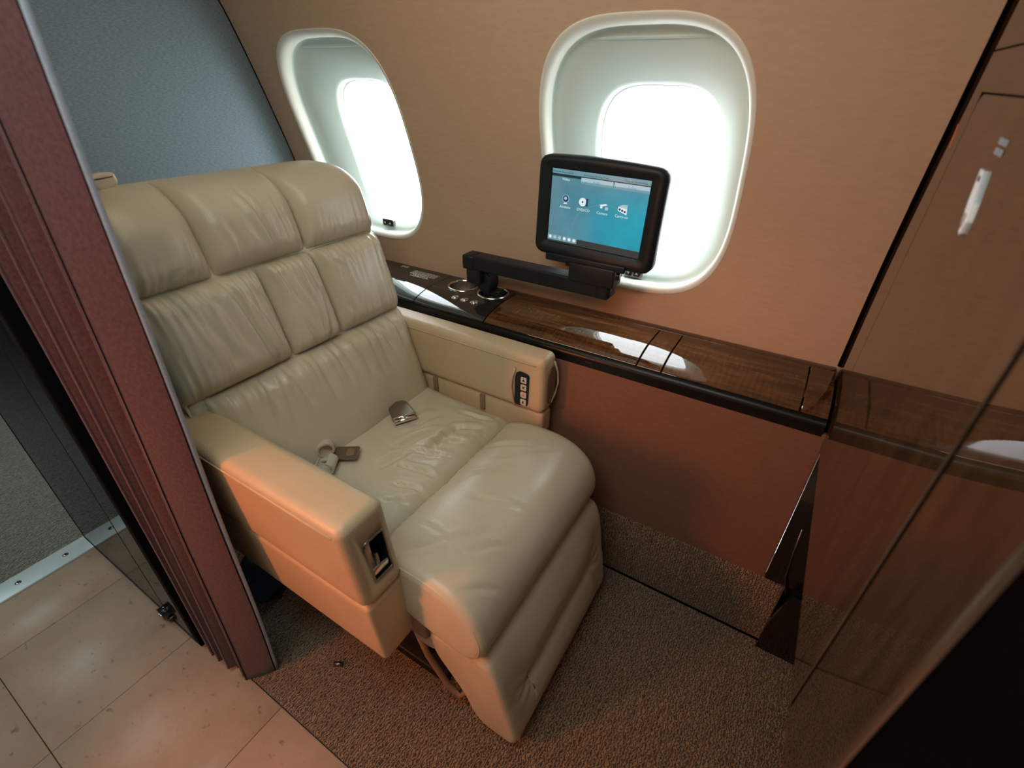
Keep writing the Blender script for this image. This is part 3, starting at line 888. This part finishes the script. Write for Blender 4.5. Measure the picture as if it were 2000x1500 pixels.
plate('red_plate', [(1.066, 1.216), (1.073, 1.216), (1.085, 1.247), (1.078, 1.247)], lambda a, b_, d: (XF - d, a - 0.01, b_), 0.0008, 'red_mark', fp)

# dark recess and support below the cabinet
sup_ = empty('cabinet_support', (0.35, 1.0, 0.0), 'black support leg and dark panel under the glossy cabinet', 'support')
box('side_panel', XF + 0.0045, 0.75, 0.994, 1.0005, 0.242, 0.655, 'black_gloss', sup_, bevel=0.001)
box('back_panel', XF + 0.05, 0.75, 1.031, 1.05, 0.004, 0.655, 'black_satin', sup_)
box('back_panel', XF + 0.0045, 0.75, 1.0005, 1.05, 0.640, 0.658, 'black_satin', sup_)
box('trim_line', XF + 0.030, XF + 0.033, 0.992, 0.996, 0.24, 0.65, 'black_satin', sup_)
plate('leg', [(0.188, 0.0), (0.75, 0.0), (0.75, 0.24), (0.213, 0.24), (0.212, 0.235), (0.205, 0.20), (0.189, 0.10)], lambda a, b_, d: (a, 0.985 - d, b_ + 0.003), 0.012, 'black_gloss', sup_)
tube('cable', [(0.172, 0.990, 0.44), (0.176, 0.988, 0.36), (0.183, 0.987, 0.28), (0.200, 0.986, 0.225)], 0.0022, 'dull_metal', sup_, 8)

# ------------------------------------------------------------------ the seat
seat = empty('armchair', (-0.62, 0.646, 0.0), 'cream leather reclining aircraft seat with footrest', 'seat')
P0 = Vector((-0.885, 0.500)); TD = Vector((-0.2922, 0.9564)); ND = Vector((0.9564, 0.2922))
BY0, BY1, BT = 0.325, 0.932, 0.672
RC = 0.100
def corner(y, t):
    """round the two top corners of the backrest outline"""
    for side in (-1, 1):
        cy = BY1 - RC if side > 0 else BY0 + RC
        u_ = (y - cy) * side / RC; w_ = (t - (BT - RC)) / RC
        if u_ > 0 and w_ > 0:
            return cy + side * RC * u_ * math.sqrt(max(0, 1 - w_ * w_ / 2)), BT - RC + RC * w_ * math.sqrt(max(0, 1 - u_ * u_ / 2))
    return y, t
def back_fn(y, t, d):
    y, t = corner(y, t)
    roll = 0.0
    if t > 0.56: roll = -1.1 * (t - 0.56) ** 2 * 6
    q = P0 + TD * t + ND * (d + roll)
    return (q.x, y, q.y)
def edge(dist, r_): 
    t = min(max(dist / r_, 0), 1)
    return math.sqrt(max(0, 1 - (1 - t) ** 2))
def crease_fn(lines):
    def fn(y, t):
        s_ = 0
        for (a0, b0, a1, b1, w, dp) in lines:
            dx, dy_ = a1 - a0, b1 - b0; L2 = dx * dx + dy_ * dy_
            u_ = ((y - a0) * dx + (t - b0) * dy_) / L2
            sd = ((y - a0) * dy_ - (t - b0) * dx) / math.sqrt(L2)
            sd += 0.004 * nz(u_ * 3, a0 * 50)
            f_ = sstep(-0.05, 0.2, u_) * (1 - sstep(0.75, 1.05, u_))
            s_ += 1.75 * f_ * dp * (-math.exp(-(sd / w) ** 2) + 0.55 * math.exp(-((sd - 2.0 * w) / (1.3 * w)) ** 2) + 0.4 * math.exp(-((sd + 2.0 * w) / (1.3 * w)) ** 2))
        return s_
    return fn
def pad(name, fn, y0, y1, t0, t1, bulge, r_, nu, nv, parent, disp=None, crown=0.25, sideface=(0.0, 0.0), mt_='leather'):
    def sp(q): return 0.5 * q + 0.5 * (0.5 - 0.5 * math.cos(math.pi * q))
    def P_(u_, w_):
        u_, w_ = sp(u_), sp(w_)
        y = y0 + (y1 - y0) * u_; t = t0 + (t1 - t0) * w_
        e = edge(min(y - y0, y1 - y), r_) * edge(min(t - t0, t1 - t), r_)
        d = bulge * e * (1 - crown + crone(crown, u_, w_)) + (disp(y, t, e) if disp else 0) * e - 0.003
        return fn(y, t, d)
    v_, f = grid(nu, nv, P_)
    return mk(name, v_, f, mt_, parent, True)
def crone(c, u_, w_): return c * (1 - (2 * u_ - 1) ** 2) * (1 - 0.6 * (2 * w_ - 1) ** 2) + c * 0.0
T1, T2 = 0.253, 0.467
def gather(tb, tt, seed, ab_, at_, lam=0.035, k=58):
    def fn(y, t, e):
        g_ = 0
        for t0, A_, sg in ((tb, ab_, 1), (tt, at_, -1)):
            dd = abs(t - t0)
            ph = y * k + sg * dd * 26 * nz(y * 4 + seed, t0 * 9) + seed
            n_ = nz(ph, t0 * 31 + seed, 0) 
            n_ = 0.42 - 2.1 * abs(n_) ** 0.8
            g_ += 1.5 * A_ * n_ * math.exp(-dd / lam)
        g_ += 0.0026 * nz(y * 13 + seed, t * 9, 3.3)
        return g_
    return fn
def both(f1, f2): return lambda y, t, e: f1(y, t, e) + f2(y, t)
C_top = crease_fn([(0.60, 0.63, 0.632, 0.472, 0.004, 0.0045), (0.575, 0.62, 0.60, 0.50, 0.005, 0.0018), (0.66, 0.60, 0.672, 0.475, 0.005, 0.0020), (0.54, 0.58, 0.56, 0.48, 0.006, 0.0015)])
C_topL = crease_fn([(0.38, 0.475, 0.43, 0.50, 0.006, 0.002), (0.41, 0.472, 0.455, 0.49, 0.005, 0.002)])
C_midL = crease_fn([(0.485, 0.465, 0.520, 0.26, 0.0050, 0.0050), (0.45, 0.45, 0.478, 0.30, 0.008, 0.0030), (0.53, 0.45, 0.555, 0.28, 0.006, 0.0034), (0.42, 0.40, 0.44, 0.29, 0.009, 0.0024), (0.505, 0.46, 0.54, 0.36, 0.004, 0.0028), (0.545, 0.46, 0.566, 0.36, 0.004, 0.0026)])
C_midM = crease_fn([(0.61, 0.462, 0.625, 0.36, 0.004, 0.0028), (0.64, 0.46, 0.655, 0.34, 0.004, 0.0028), (0.67, 0.46, 0.688, 0.38, 0.005, 0.0026), (0.632, 0.26, 0.62, 0.33, 0.005, 0.0024), (0.668, 0.26, 0.66, 0.32, 0.005, 0.0020)])
C_midR = crease_fn([(0.745, 0.46, 0.765, 0.40, 0.005, 0.0026), (0.79, 0.46, 0.81, 0.41, 0.006, 0.0022), (0.76, 0.26, 0.75, 0.33, 0.006, 0.0018)])
C_low = crease_fn([(0.53, 0.246, 0.55, 0.14, 0.006, 0.0032), (0.60, 0.25, 0.615, 0.12, 0.008, 0.0030), (0.655, 0.25, 0.672, 0.15, 0.006, 0.0030), (0.72, 0.25, 0.735, 0.13, 0.008, 0.0034), (0.80, 0.25, 0.83, 0.17, 0.006, 0.0034), (0.86, 0.25, 0.88, 0.19, 0.006, 0.0030), (0.47, 0.246, 0.48, 0.17, 0.006, 0.0026), (0.765, 0.248, 0.78, 0.19, 0.004, 0.0026)])
RB = 0.040
# shell behind the pads
shell_prof = []
for k in range(13): shell_prof.append((BY0 + 0.012, -0.02 + 0.05 * k))
outline = [(BY0 + 0.006, -0.05)] + [(BY0 + 0.006, 0.05 * k) for k in range(1, 11)]
cor = []
for q in range(0, 9):
    a = math.pi - math.pi / 2 * q / 8
    cor.append((BY0 + 0.006 + RC + RC * math.cos(a), BT - 0.004 - RC + RC * math.sin(a)))
cor2 = [(BY0 + BY1 - y, t) for y, t in reversed(cor)]
outline = outline + cor + cor2 + [(BY1 - 0.006, 0.05 * k) for k in range(10, 0, -1)] + [(BY1 - 0.006, -0.05)]
def raw(y, t, d):
    roll = -1.1 * (t - 0.56) ** 2 * 6 if t > 0.56 else 0
    q = P0 + TD * t + ND * (d + roll)
    return (q.x, y, q.y)
nn_ = normals2(outline)
rows = []
for d, ins in ((0.004, 0.012), (0.0, 0.004), (-0.012, 0.0), (-0.07, 0.0), (-0.095, 0.008), (-0.105, 0.03)):
    rows.append([raw(y - n_.x * ins, t - n_.y * ins, d) for (y, t), n_ in zip(outline, nn_)])
v_, f = rings(rows, True, True, True)
mk('backrest', v_, f, 'leather', seat, True)
tube('piping', [raw(y + n_.x * 0.001, t + n_.y * 0.001, -0.002) for (y, t), n_ in list(zip(outline, nn_))[2:-2]], 0.0030, 'leather', seat, 8)
pad('back_cushion', back_fn, BY0, 0.490, T2, BT, 0.052, RB, 40, 44, seat, both(gather(T2, 9, 1.3, 0.008, 0), lambda y, t: C_topL(y, t)))
pad('back_cushion', back_fn, 0.490, 0.715, T2, BT, 0.052, RB, 56, 46, seat, both(gather(T2, 9, 4.1, 0.006, 0), lambda y, t: C_top(y, t)))
pad('back_cushion', back_fn, 0.715, BY1, T2, BT, 0.052, RB, 56, 44, seat, gather(T2, 9, 7.7, 0.008, 0))
pad('back_cushion', back_fn, BY0, 0.577, T1, T2, 0.056, RB, 76, 52, seat, both(gather(T1, T2, 2.2, 0.010, 0.015, 0.042, 66), lambda y, t: C_midL(y, t)))
pad('back_cushion', back_fn, 0.577, 0.718, T1, T2, 0.054, RB * 0.72, 52, 52, seat, both(gather(T1, T2, 5.9, 0.009, 0.013, 0.036, 62), lambda y, t: C_midM(y, t)))
pad('back_cushion', back_fn, 0.718, BY1, T1, T2, 0.056, RB, 56, 52, seat, both(gather(T1, T2, 8.4, 0.008, 0.012, 0.036, 58), lambda y, t: C_midR(y, t)))
pad('back_cushion', back_fn, BY0 + 0.035, BY1 - 0.004, -0.03, T1, 0.060, RB * 1.1, 120, 56, seat, both(gather(9, T1, 3.7, 0, 0.012, 0.045, 56), lambda y, t: C_low(y, t)))
# loose flap behind the headrest
fl = [(0.385, 0.0), (0.39, 0.008), (0.41, 0.012), (0.425, 0.011), (0.432, 0.006), (0.430, -0.012), (0.40, -0.02)]
loft('head_flap', spline([(a, 1.136 + b_) for a, b_ in fl], 4), -1.160, -1.125, 0.006, 0.008, 3, lambda s_, a, b_: (s_, a, b_ + 0.1 * (s_ + 1.125)), 'leather', seat)

# seat cushion (rear part) and front bolster
SY0, SY1 = 0.382, 0.918
XS = -0.566
C_seat = crease_fn([(0.60, -0.69, 0.63, -0.585, 0.006, 0.0045), (0.66, -0.70, 0.70, -0.60, 0.006, 0.0045), (0.72, -0.68, 0.765, -0.60, 0.007, 0.0050), (0.64, -0.74, 0.78, -0.68, 0.009, 0.0040), (0.68, -0.66, 0.82, -0.66, 0.008, 0.0036), (0.55, -0.66, 0.58, -0.58, 0.006, 0.0040), (0.50, -0.65, 0.53, -0.58, 0.006, 0.0040), (0.79, -0.67, 0.84, -0.60, 0.007, 0.0036), (0.57, -0.72, 0.66, -0.70, 0.010, 0.003), (0.74, -0.76, 0.83, -0.74, 0.010, 0.003), (0.86, -0.70, 0.88, -0.60, 0.006, 0.0025)])
def seat_fn(y, t, d): 
    return (t, y, 0.470 + d + 0.012 * sstep(-0.75, -0.9, t))
def seat_disp(y, t, e):
    dd = abs(t - XS)
    return 1.5 * C_seat(y, t) + 0.0060 * nz(y * 16, t * 15, 2.0) * sstep(-0.85, -0.72, t) + 0.007 * (-abs(nz(y * 44, t * 6)) * 1.6 + 0.3) * math.exp(-dd / 0.03)
pad('seat_cushion', seat_fn, SY0 - 0.012, SY1 + 0.016, -0.945, XS, 0.048, 0.045, 110, 76, seat, seat_disp, 0.20)
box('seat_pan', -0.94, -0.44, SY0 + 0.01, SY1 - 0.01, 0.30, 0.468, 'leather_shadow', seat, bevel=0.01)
bp = [(XS, 0.488), (-0.548, 0.508), (-0.505, 0.522), (-0.45, 0.526), (-0.40, 0.522), (-0.355, 0.508), (-0.318, 0.478), (-0.298, 0.440), (-0.292, 0.405), (-0.300, 0.372), (-0.318, 0.352), (-0.350, 0.345), (-0.42, 0.355), (-0.50, 0.375), (-0.556, 0.39), (XS, 0.42)]
bp = dense(spline(bp, 5), 0.009)
C_bol = crease_fn([(0.42, -0.50, 0.56, -0.38, 0.004, 0.0016), (0.50, -0.52, 0.47, -0.36, 0.004, 0.0012), (0.66, -0.53, 0.74, -0.40, 0.005, 0.0018), (0.74, -0.50, 0.85, -0.40, 0.005, 0.0022), (0.60, -0.48, 0.65, -0.36, 0.006, 0.0016), (0.45, -0.42, 0.56, -0.34, 0.004, 0.0014), (0.78, -0.54, 0.83, -0.44, 0.006, 0.0018), (0.42, -0.36, 0.48, -0.31, 0.004, 0.0016)])
def bol_disp(y, x, z):
    up = sstep(0.42, 0.50, z)
    s_ = 0.0036 * nz(y * 9, x * 11, 7.7) * up + 1.9 * up * C_bol(y, x)
    if x < -0.53 and z > 0.46: s_ += 0.004 * (-abs(nz(y * 46, 1.7)) * 1.5 + 0.3) * sstep(-0.53, -0.56, x)
    s_ -= 0.0
    return s_
loft('front_bolster', bp, SY0 + 0.003, SY1 + 0.006, 0.022, 0.030, 72, lambda s_, a, b_: (a, s_, b_), 'leather', seat, bol_disp)
# side seam piping at both ends of the bolster
nb = normals2(bp)
for yy_ in (SY0 + 0.008,):
    tube('side_seam', [(a - n_.x * 0.0105, yy_, b_ - n_.y * 0.0105) for (a, b_), n_ in zip(bp, nb)], 0.0022, 'leather', seat, 6, True)

# footrest: two stacked pads with a tucked groove
fp_ = [(-0.425, 0.338), (-0.36, 0.349), (-0.315, 0.350), (-0.288, 0.338), (-0.272, 0.305), (-0.262, 0.262), (-0.256, 0.222), (-0.250, 0.190), (-0.246, 0.165), (-0.240, 0.130), (-0.234, 0.090), (-0.232, 0.060), (-0.240, 0.040), (-0.262, 0.034), (-0.32, 0.040), (-0.352, 0.075), (-0.368, 0.13), (-0.395, 0.185), (-0.432, 0.25), (-0.442, 0.31)]
fp_ = dense(spline(fp_, 5), 0.006)
FY0, FY1 = 0.398, 0.922
def foot_disp(y, x, z):
    if x < -0.30: return 0.0015 * nz(y * 9, z * 9)
    u_ = sstep(FY0 + 0.055, FY0 + 0.13, y) * (1 - sstep(FY1 - 0.13, FY1 - 0.055, y))
    zg = 0.186 + 0.004 * math.sin(y * 9)
    s_ = (-0.020 * u_ - 0.002) * math.exp(-((z - zg) / 0.017) ** 2)
    s_ += 0.007 * u_ * (math.exp(-((z - 0.262) / 0.045) ** 2) + math.exp(-((z - 0.115) / 0.04) ** 2))
    # puckers at the ends of the groove
    for ye, sg in ((FY0 + 0.075, -1), (FY1 - 0.075, 1)):
        dy_ = (y - ye) * sg
        if dy_ > -0.03:
            a = math.atan2(z - zg, max(dy_ + 0.03, 1e-4))
            rad = math.hypot(z - zg, dy_ + 0.03)
            s_ += 0.0045 * (math.cos(a * 9) * 0.5 - 0.2) * math.exp(-((rad - 0.035) / 0.03) ** 2)
    return s_ + 0.0012 * nz(y * 10, z * 14, 4.0)
loft('footrest', fp_, FY0, FY1, 0.016, 0.022, 84, lambda s_, a, b_: (a, s_ + (0.016 * (0.30 - b_) / 0.25 if s_ < 0.5 else 0), b_), 'leather', seat, foot_disp)

# armrests
def arm_build(yin, yout, tilt, zt, parent, x_front, sign, cut, zsm=0.500, ins=0.006):
    yc, w = (yin + yout) / 2, abs(yout - yin)
    fn = lambda s_, a, b_: (s_ + (0.02 * (zt - b_)) * 0, a + tilt * (zt - b_), b_)
    up = loft('armrest', dense(rr(yc, (zt + zsm) / 2, w, zt - zsm, 0.021, 6), 0.02), -1.12, x_front, 0.01, 0.018, 16, fn, 'leather_arm', parent)
    lo = loft('armrest_skirt', dense(rr(yc, (zsm + 0.312) / 2 - 0.001, w - ins, zsm - 0.312, 0.012, 4), 0.02), -1.10, x_front - 0.003, 0.01, 0.010, 12, fn, 'leather_arm', parent)
    for ye, nm in ((yout - sign * 0.0, 'seam'), (yin, 'seam')):
        pass
    pts = []
    # stitched welt under the roll of the arm, outer side
    yo = yout + (-0.0006 if sign < 0 else 0.0006)
    tube('welt', [(x, yout + tilt * 0.022 + (-0.0002 if yout < yin else 0.0002), zt - 0.022) for x in (-1.09, -0.9, -0.7, -0.6, x_front - 0.022)], 0.0018, 'leather_arm', up, 6)
    tube('welt', [(x, yin + tilt * 0.022, zt - 0.022) for x in (-1.09, -0.9, -0.7, -0.6, x_front - 0.022)], 0.0018, 'leather_arm', up, 6)
    return up, lo, fn
up, lo, fn = arm_build(0.377, 0.281, 0.075, 0.718, seat, -0.474, -1, True)
# latch recess in the front face of the aisle-side arm
def armpt(y, z, x): return (x, y + 0.075 * (0.718 - z), z)
cut = box('cutter', -0.52, -0.44, 0.3195, 0.3625, 0.553, 0.657, 'black_satin', seat, fn=lambda x, y, z: (x, y + 0.075 * (0.718 - z) - 0.004, z))
booldiff(up, cut)
up.data.materials.append(MATS['black_satin'])
for p in up.data.polygons:
    p.use_smooth = True
    c = p.center
    wx = c.x / S + ORG[seat.name].x; wz = c.z / S; wy = c.y / S + ORG[seat.name].y
    if -0.521 < wx < -0.485 and 0.552 < wz < 0.658 and 0.318 < wy < 0.375: p.material_index = 1; p.use_smooth = False
lt = tube('latch_rim', [armpt(y - 0.004, z, -0.4745) for y, z in dense(rr(0.341, 0.605, 0.043, 0.104, 0.006, 4), 0.01)], 0.0028, 'dull_metal', seat, 8, True)
box('latch_plate', -0.512, -0.486, 0.3225, 0.334, 0.560, 0.650, 'dull_metal', seat, bevel=0.002, fn=lambda x, y, z: armpt(y, z, x))
cl = box('latch_bar', -0.494, -0.477, 0.320, 0.361, 0.560, 0.577, 'chrome', seat, bevel=0.004, fn=lambda x, y, z: armpt(y - 0.003, z, x))
box('latch_lever', -0.500, -0.481, 0.337, 0.344, 0.575, 0.605, 'dull_metal', seat, bevel=0.002, fn=lambda x, y, z: armpt(y - 0.003, z, x))
up2, lo2, fn2 = arm_build(0.918, 0.990, -0.0, 0.715, seat, -0.468, 1, False, 0.548, 0.020)
# control panel on the inner face of the window-side arm
cfn2 = lambda a, b_, d: (a, 0.9185 - d, b_)
ctl = plate('control_panel', spline([(-0.546, 0.660), (-0.512, 0.662), (-0.509, 0.640), (-0.511, 0.575), (-0.517, 0.569), (-0.547, 0.566), (-0.550, 0.60)], 4), cfn2, 0.005, 'black_plastic', seat)
for k in range(4):
    z = 0.646 - 0.0225 * k
    pb = plate('key', rr(-0.522, z, 0.017, 0.017, 0.003), lambda a, b_, d: (a, 0.9133 - d, b_), 0.0025, 'button_beige', ctl)
    if k in (0, 1, 2):
        plate('key_mark', [(-0.526, z - 0.003), (-0.518, z - 0.003), (-0.522, z + 0.004)] if k != 1 else [(-0.526, z + 0.003), (-0.518, z + 0.003), (-0.522, z - 0.004)], lambda a, b_, d: (a, 0.9107 - d, b_), 0.0004, 'red_mark' if k == 2 else 'black_plastic', ctl)
    else:
        plate('key_mark', rr(-0.522, z, 0.004, 0.008, 0.001), lambda a, b_, d: (a, 0.9107 - d, b_), 0.0004, 'black_plastic', ctl)
tube('pocket_lip', [(-0.551, 0.916, 0.672), (-0.558, 0.9145, 0.645), (-0.561, 0.914, 0.615), (-0.558, 0.9145, 0.585), (-0.549, 0.916, 0.558)], 0.0035, 'leather_arm', seat, 8)
# leather tab and slot on the front of that arm
tube('pocket_lip', [(-0.4665, 0.972, 0.690), (-0.462, 0.984, 0.655), (-0.461, 0.987, 0.62), (-0.463, 0.980, 0.59), (-0.4665, 0.962, 0.570)], 0.003, 'leather_arm', seat, 8)
plate('latch_cover', spline([(0.945, 0.665), (0.972, 0.672), (0.978, 0.62), (0.968, 0.575), (0.945, 0.580)], 4), lambda a, b_, d: (-0.468 + d, a, b_), 0.003, 'dull_metal', seat)
plate('side_bolt', rr(0.955, 0.475, 0.016, 0.03, 0.006), lambda a, b_, d: (-0.472 + d, a, b_), 0.004, 'leather_shadow', seat)
# trim under the window-side arm: recessed panel with strap slots
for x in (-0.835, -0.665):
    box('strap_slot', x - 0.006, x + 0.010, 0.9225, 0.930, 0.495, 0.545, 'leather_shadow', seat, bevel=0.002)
# pedestal, track fittings and loop under the seat
box('pedestal', -0.98, -0.52, 0.47, 0.83, 0.03, 0.32, 'black_satin', seat, bevel=0.02)
box('base_plate', -1.05, -0.46, 0.45, 0.85, 0.004, 0.035, 'black_satin', seat, bevel=0.005)
loft('under_flap', spline([(-0.50, 0.33), (-0.44, 0.34), (-0.415, 0.30), (-0.43, 0.255), (-0.48, 0.25), (-0.51, 0.29)], 4), 0.405, 0.46, 0.012, 0.01, 4, lambda s_, a, b_: (a, s_, b_), 'leather_arm', seat)
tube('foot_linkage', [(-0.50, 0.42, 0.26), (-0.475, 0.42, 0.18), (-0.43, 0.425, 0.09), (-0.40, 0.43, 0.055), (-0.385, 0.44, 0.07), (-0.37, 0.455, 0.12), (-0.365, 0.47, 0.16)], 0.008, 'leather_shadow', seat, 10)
tube('track_bolt', [(-0.735, 0.335, 0.012), (-0.715, 0.345, 0.012)], 0.006, 'dull_metal', seat, 8)

# seat belt: buckle on the window side, tongue with loop on the aisle side
BX, BYc = -0.815, 0.755
def bfn(a, b_, d, rz=math.radians(-28), c=(-0.815, 0.756, 0.519)):
    ca, sa = math.cos(rz), math.sin(rz)
    return (c[0] + a * ca - b_ * sa, c[1] + a * sa + b_ * ca, c[2] + d - 0.25 * 0 )
bk = plate('belt_buckle', [(-0.034, -0.016), (-0.024, -0.027), (0.022, -0.032), (0.034, -0.028), (0.034, 0.028), (0.022, 0.032), (-0.024, 0.027), (-0.034, 0.016)], lambda a, b_, d: bfn(a, b_, d + 0.18 * (0.034 - a)), 0.012, 'dull_metal', seat)
md = bk.modifiers.new('bevel', 'BEVEL'); md.width = 0.003; md.segments = 3
tube('buckle_bar', [bfn(0.038, -0.030, 0.008), bfn(0.038, 0.030, 0.008)], 0.006, 'chrome', bk, 10)
tube('buckle_bar', [bfn(0.030, -0.031, 0.014), bfn(0.030, 0.031, 0.014)], 0.004, 'chrome', bk, 8)
# aisle-side belt: rolled webbing and metal tongue
def ribbon(name, path, wdir, w, th, material, parent):
    rows = []
    P_ = [Vector(p) for p in path]; wd = Vector(wdir).normalized()
    for i, p in enumerate(P_):
        d = (P_[min(i + 1, len(P_) - 1)] - P_[max(i - 1, 0)]).normalized(); n_ = d.cross(wd).normalized()
        rows.append([tuple(p + wd * w / 2 + n_ * th / 2), tuple(p - wd * w / 2 + n_ * th / 2), tuple(p - wd * w / 2 - n_ * th / 2), tuple(p + wd * w / 2 - n_ * th / 2)])
    v_, f = rings(rows, True, True, True)
    o = mk(name, v_, f, material, parent, True); md = o.modifiers.new('split', 'EDGE_SPLIT'); md.split_angle = math.radians(50)
    return o
wb_ = ribbon('belt_webbing', [(-0.882, 0.500, 0.515), (-0.865, 0.512, 0.522), (-0.848, 0.522, 0.528), (-0.830, 0.532, 0.534)], (0.5, -0.8, 0.0), 0.046, 0.004, 'webbing', seat)
loop = []
for k in range(17):
    t = math.radians(-40 + 300 * k / 16); loop.append((-0.850 + 0.55 * 0.018 * math.cos(t), 0.534 + 0.83 * 0.018 * math.cos(t), 0.548 + 0.018 * math.sin(t)))
ribbon('belt_loop', loop, (0.80, -0.55, 0.10), 0.044, 0.004, 'webbing', wb_)
loop = []
for k in range(15):
    t = math.radians(180 + 250 * k / 14); loop.append((-0.812 + 0.8 * 0.024 * math.cos(t), 0.500 + 0.5 * 0.024 * math.cos(t), 0.535 + 0.016 * math.sin(t)))
ribbon('belt_loop', loop, (0.55, -0.80, 0.0), 0.040, 0.004, 'webbing', wb_)
tfn = lambda a, b_, d: bfn(a, b_, d, math.radians(35), (-0.806, 0.556, 0.529))
ton = plate('belt_tongue', rr(0, 0, 0.058, 0.046, 0.004), tfn, 0.003, 'dull_metal', seat)
plate('tongue_slot', rr(0.010, 0, 0.018, 0.026, 0.002), lambda a, b_, d: tfn(a, b_, d + 0.0031), 0.0004, 'leather_shadow', ton)
box('tongue_bar', -0.858, -0.822, 0.530, 0.570, 0.520, 0.527, 'dull_metal', ton, bevel=0.002)

# ------------------------------------------------------------------ curtain gathered on the aisle side
cur = empty('curtain', (-0.92, 0.22, 0.0), 'mauve pleated curtain gathered at the aisle side of the seat', 'curtain')
BOT = [(-0.853, 0.250), (-0.897, 0.189), (-0.910, 0.222), (-0.934, 0.214), (-0.948, 0.181), (-0.957, 0.215), (-0.975, 0.210), (-0.984, 0.180), (-0.992, 0.212), (-1.005, 0.208), (-1.012, 0.180), (-1.025, 0.21), (-1.045, 0.195), (-1.074, 0.215)]
TOP = [(-0.770, 0.262), (-0.832, 0.216), (-0.852, 0.250), (-0.880, 0.240), (-0.900, 0.209), (-0.912, 0.240), (-0.935, 0.232), (-0.950, 0.202), (-0.962, 0.235), (-0.982, 0.226), (-1.000, 0.194), (-1.020, 0.226), (-1.045, 0.205), (-1.074, 0.222)]
PLEATS = 14
bots, tops = [], []
def cur_pt(i_frac, z, off=0.0):
    i = int(min(i_frac, len(BOT) - 1.001)); u_ = i_frac - i
    u2 = u_ * u_ * (3 - 2 * u_) * 0.35 + u_ * 0.65
    k = z / 1.05
    a = Vector(BOT[i]).lerp(Vector(TOP[i]), k); b_ = Vector(BOT[i + 1]).lerp(Vector(TOP[i + 1]), k)
    p = a.lerp(b_, u2)
    if i == 0:                                   # the wide leading fold bows a little towards the cabin
        p += Vector((0.003, -0.0024)) * math.sin(math.pi * u_) * (0.6 + 0.4 * math.sin(z * 3))
    p += Vector((0.004 * nz(z * 2.5, i_frac * 0.7), 0.003 * nz(z * 2.1, i_frac * 0.6 + 5)))
    return p
fr_ = []
for i in range(len(BOT) - 1):
    nn = 14 if i == 0 else 6
    fr_ += [i + q / nn for q in range(nn)]
fr_.append(len(BOT) - 1)
def curtain_mesh(lo_, hi_, nm, material, th=0.0055, zlo=0.012):
    ff = [q for q in fr_ if lo_ <= q <= hi_]
    NZ = 60
    v_, f = grid(len(ff) - 1, NZ, lambda a, b_: (*cur_pt(ff[int(round(a * (len(ff) - 1)))], zlo + (1.755 - zlo) * b_), zlo + (1.755 - zlo) * b_))
    o = mk(nm, v_, f, material, cur, True)
    sd = o.modifiers.new('thick', 'SOLIDIFY'); sd.thickness = th * S; sd.offset = 0.0
    return o
curtain_mesh(0, 1.0, 'leading_fold', 'curtain_fabric', zlo=0.006)
curtain_mesh(1.0, 13, 'pleats', 'curtain_fabric', zlo=0.022)
# front edge with cool light in its colour, and stitched fold lines
def edge_line(ifr, r_, dx, dy_, material, nm, z0=0.008):
    pts = []
    for k in range(46):
        z = z0 + (1.755 - z0) * k / 45
        p = cur_pt(ifr, z); pts.append((p.x + dx, p.y + dy_, z))
    return tube(nm, pts, r_, material, cur, 6)
edge_line(0.0, 0.0042, 0.0, 0.0, 'curtain_edge_lit', 'lit_edge')
edge_line(0.075, 0.0010, 0.0026, -0.0022, 'black_seam', 'stitching')
edge_line(0.93, 0.0010, 0.0026, -0.0024, 'black_seam', 'stitching')
for ifr in (1.0, 4.0, 7.0, 10.0):
    edge_line(ifr, 0.0034, 0.0, 0.0, 'curtain_fabric', 'fold_edge', 0.024)

# ------------------------------------------------------------------ smoked glass screen with black post
gs = empty('glass_screen', (-1.35, 0.183, 0.0), 'clear smoked glass folding screen beside the curtain', 'screen')
box('post', -1.105, -1.076, 0.179, 0.262, 0.0, 1.755, 'black_void', gs, bevel=0.003)
box('glass_pane', -1.232, -1.106, 0.180, 0.186, 0.006, 1.755, 'smoked_glass', gs)
box('glass_pane', -1.752, -1.238, 0.180, 0.186, 0.006, 1.755, 'smoked_glass', gs)
box('bottom_seal', -1.752, -1.100, 0.1785, 0.1875, 0.0005, 0.008, 'black_satin', gs)
box('joint_seal', -1.2372, -1.2328, 0.1795, 0.1865, 0.03, 1.755, 'black_satin', gs)
box('edge_seal', -1.7545, -1.7505, 0.1790, 0.1870, 0.006, 1.755, 'black_satin', gs)
hg = cyl('hinge', (-1.235, 0.165, 0.030), 0.020, 0.038, 'black_gloss', gs, 20, 'y', 0.004)
cyl('hinge_screw', (-1.227, 0.1625, 0.034), 0.005, 0.004, 'chrome', hg, 12, 'y')
cyl('hinge_screw', (-1.243, 0.1625, 0.026), 0.005, 0.004, 'chrome', hg, 12, 'y')
box('hinge_bracket', -1.262, -1.208, 0.170, 0.196, 0.006, 0.022, 'black_gloss', gs, bevel=0.005)

# dark blue bag on the carpet behind the curtain
bagp = dense(spline([(-0.985, 0.02), (-0.93, 0.02), (-0.915, 0.07), (-0.93, 0.15), (-0.965, 0.19), (-1.0, 0.12)], 5), 0.02)
bag = empty('bag', (-1.075, 0.38, 0.004), 'dark blue cloth bag on the carpet behind the curtain', 'bag')
loft('bag_body', bagp, 0.335, 0.445, 0.03, 0.03, 8, lambda s_, a, b_: (a - 0.115 + 0.01 * nz(s_ * 20, b_ * 20), s_, b_ - 0.012), 'blue_bag', bag)
tube('bag_handle', [(-1.10, 0.39, 0.165), (-1.095, 0.37, 0.20), (-1.08, 0.36, 0.205), (-1.07, 0.385, 0.172)], 0.006, 'blue_bag', bag, 8)
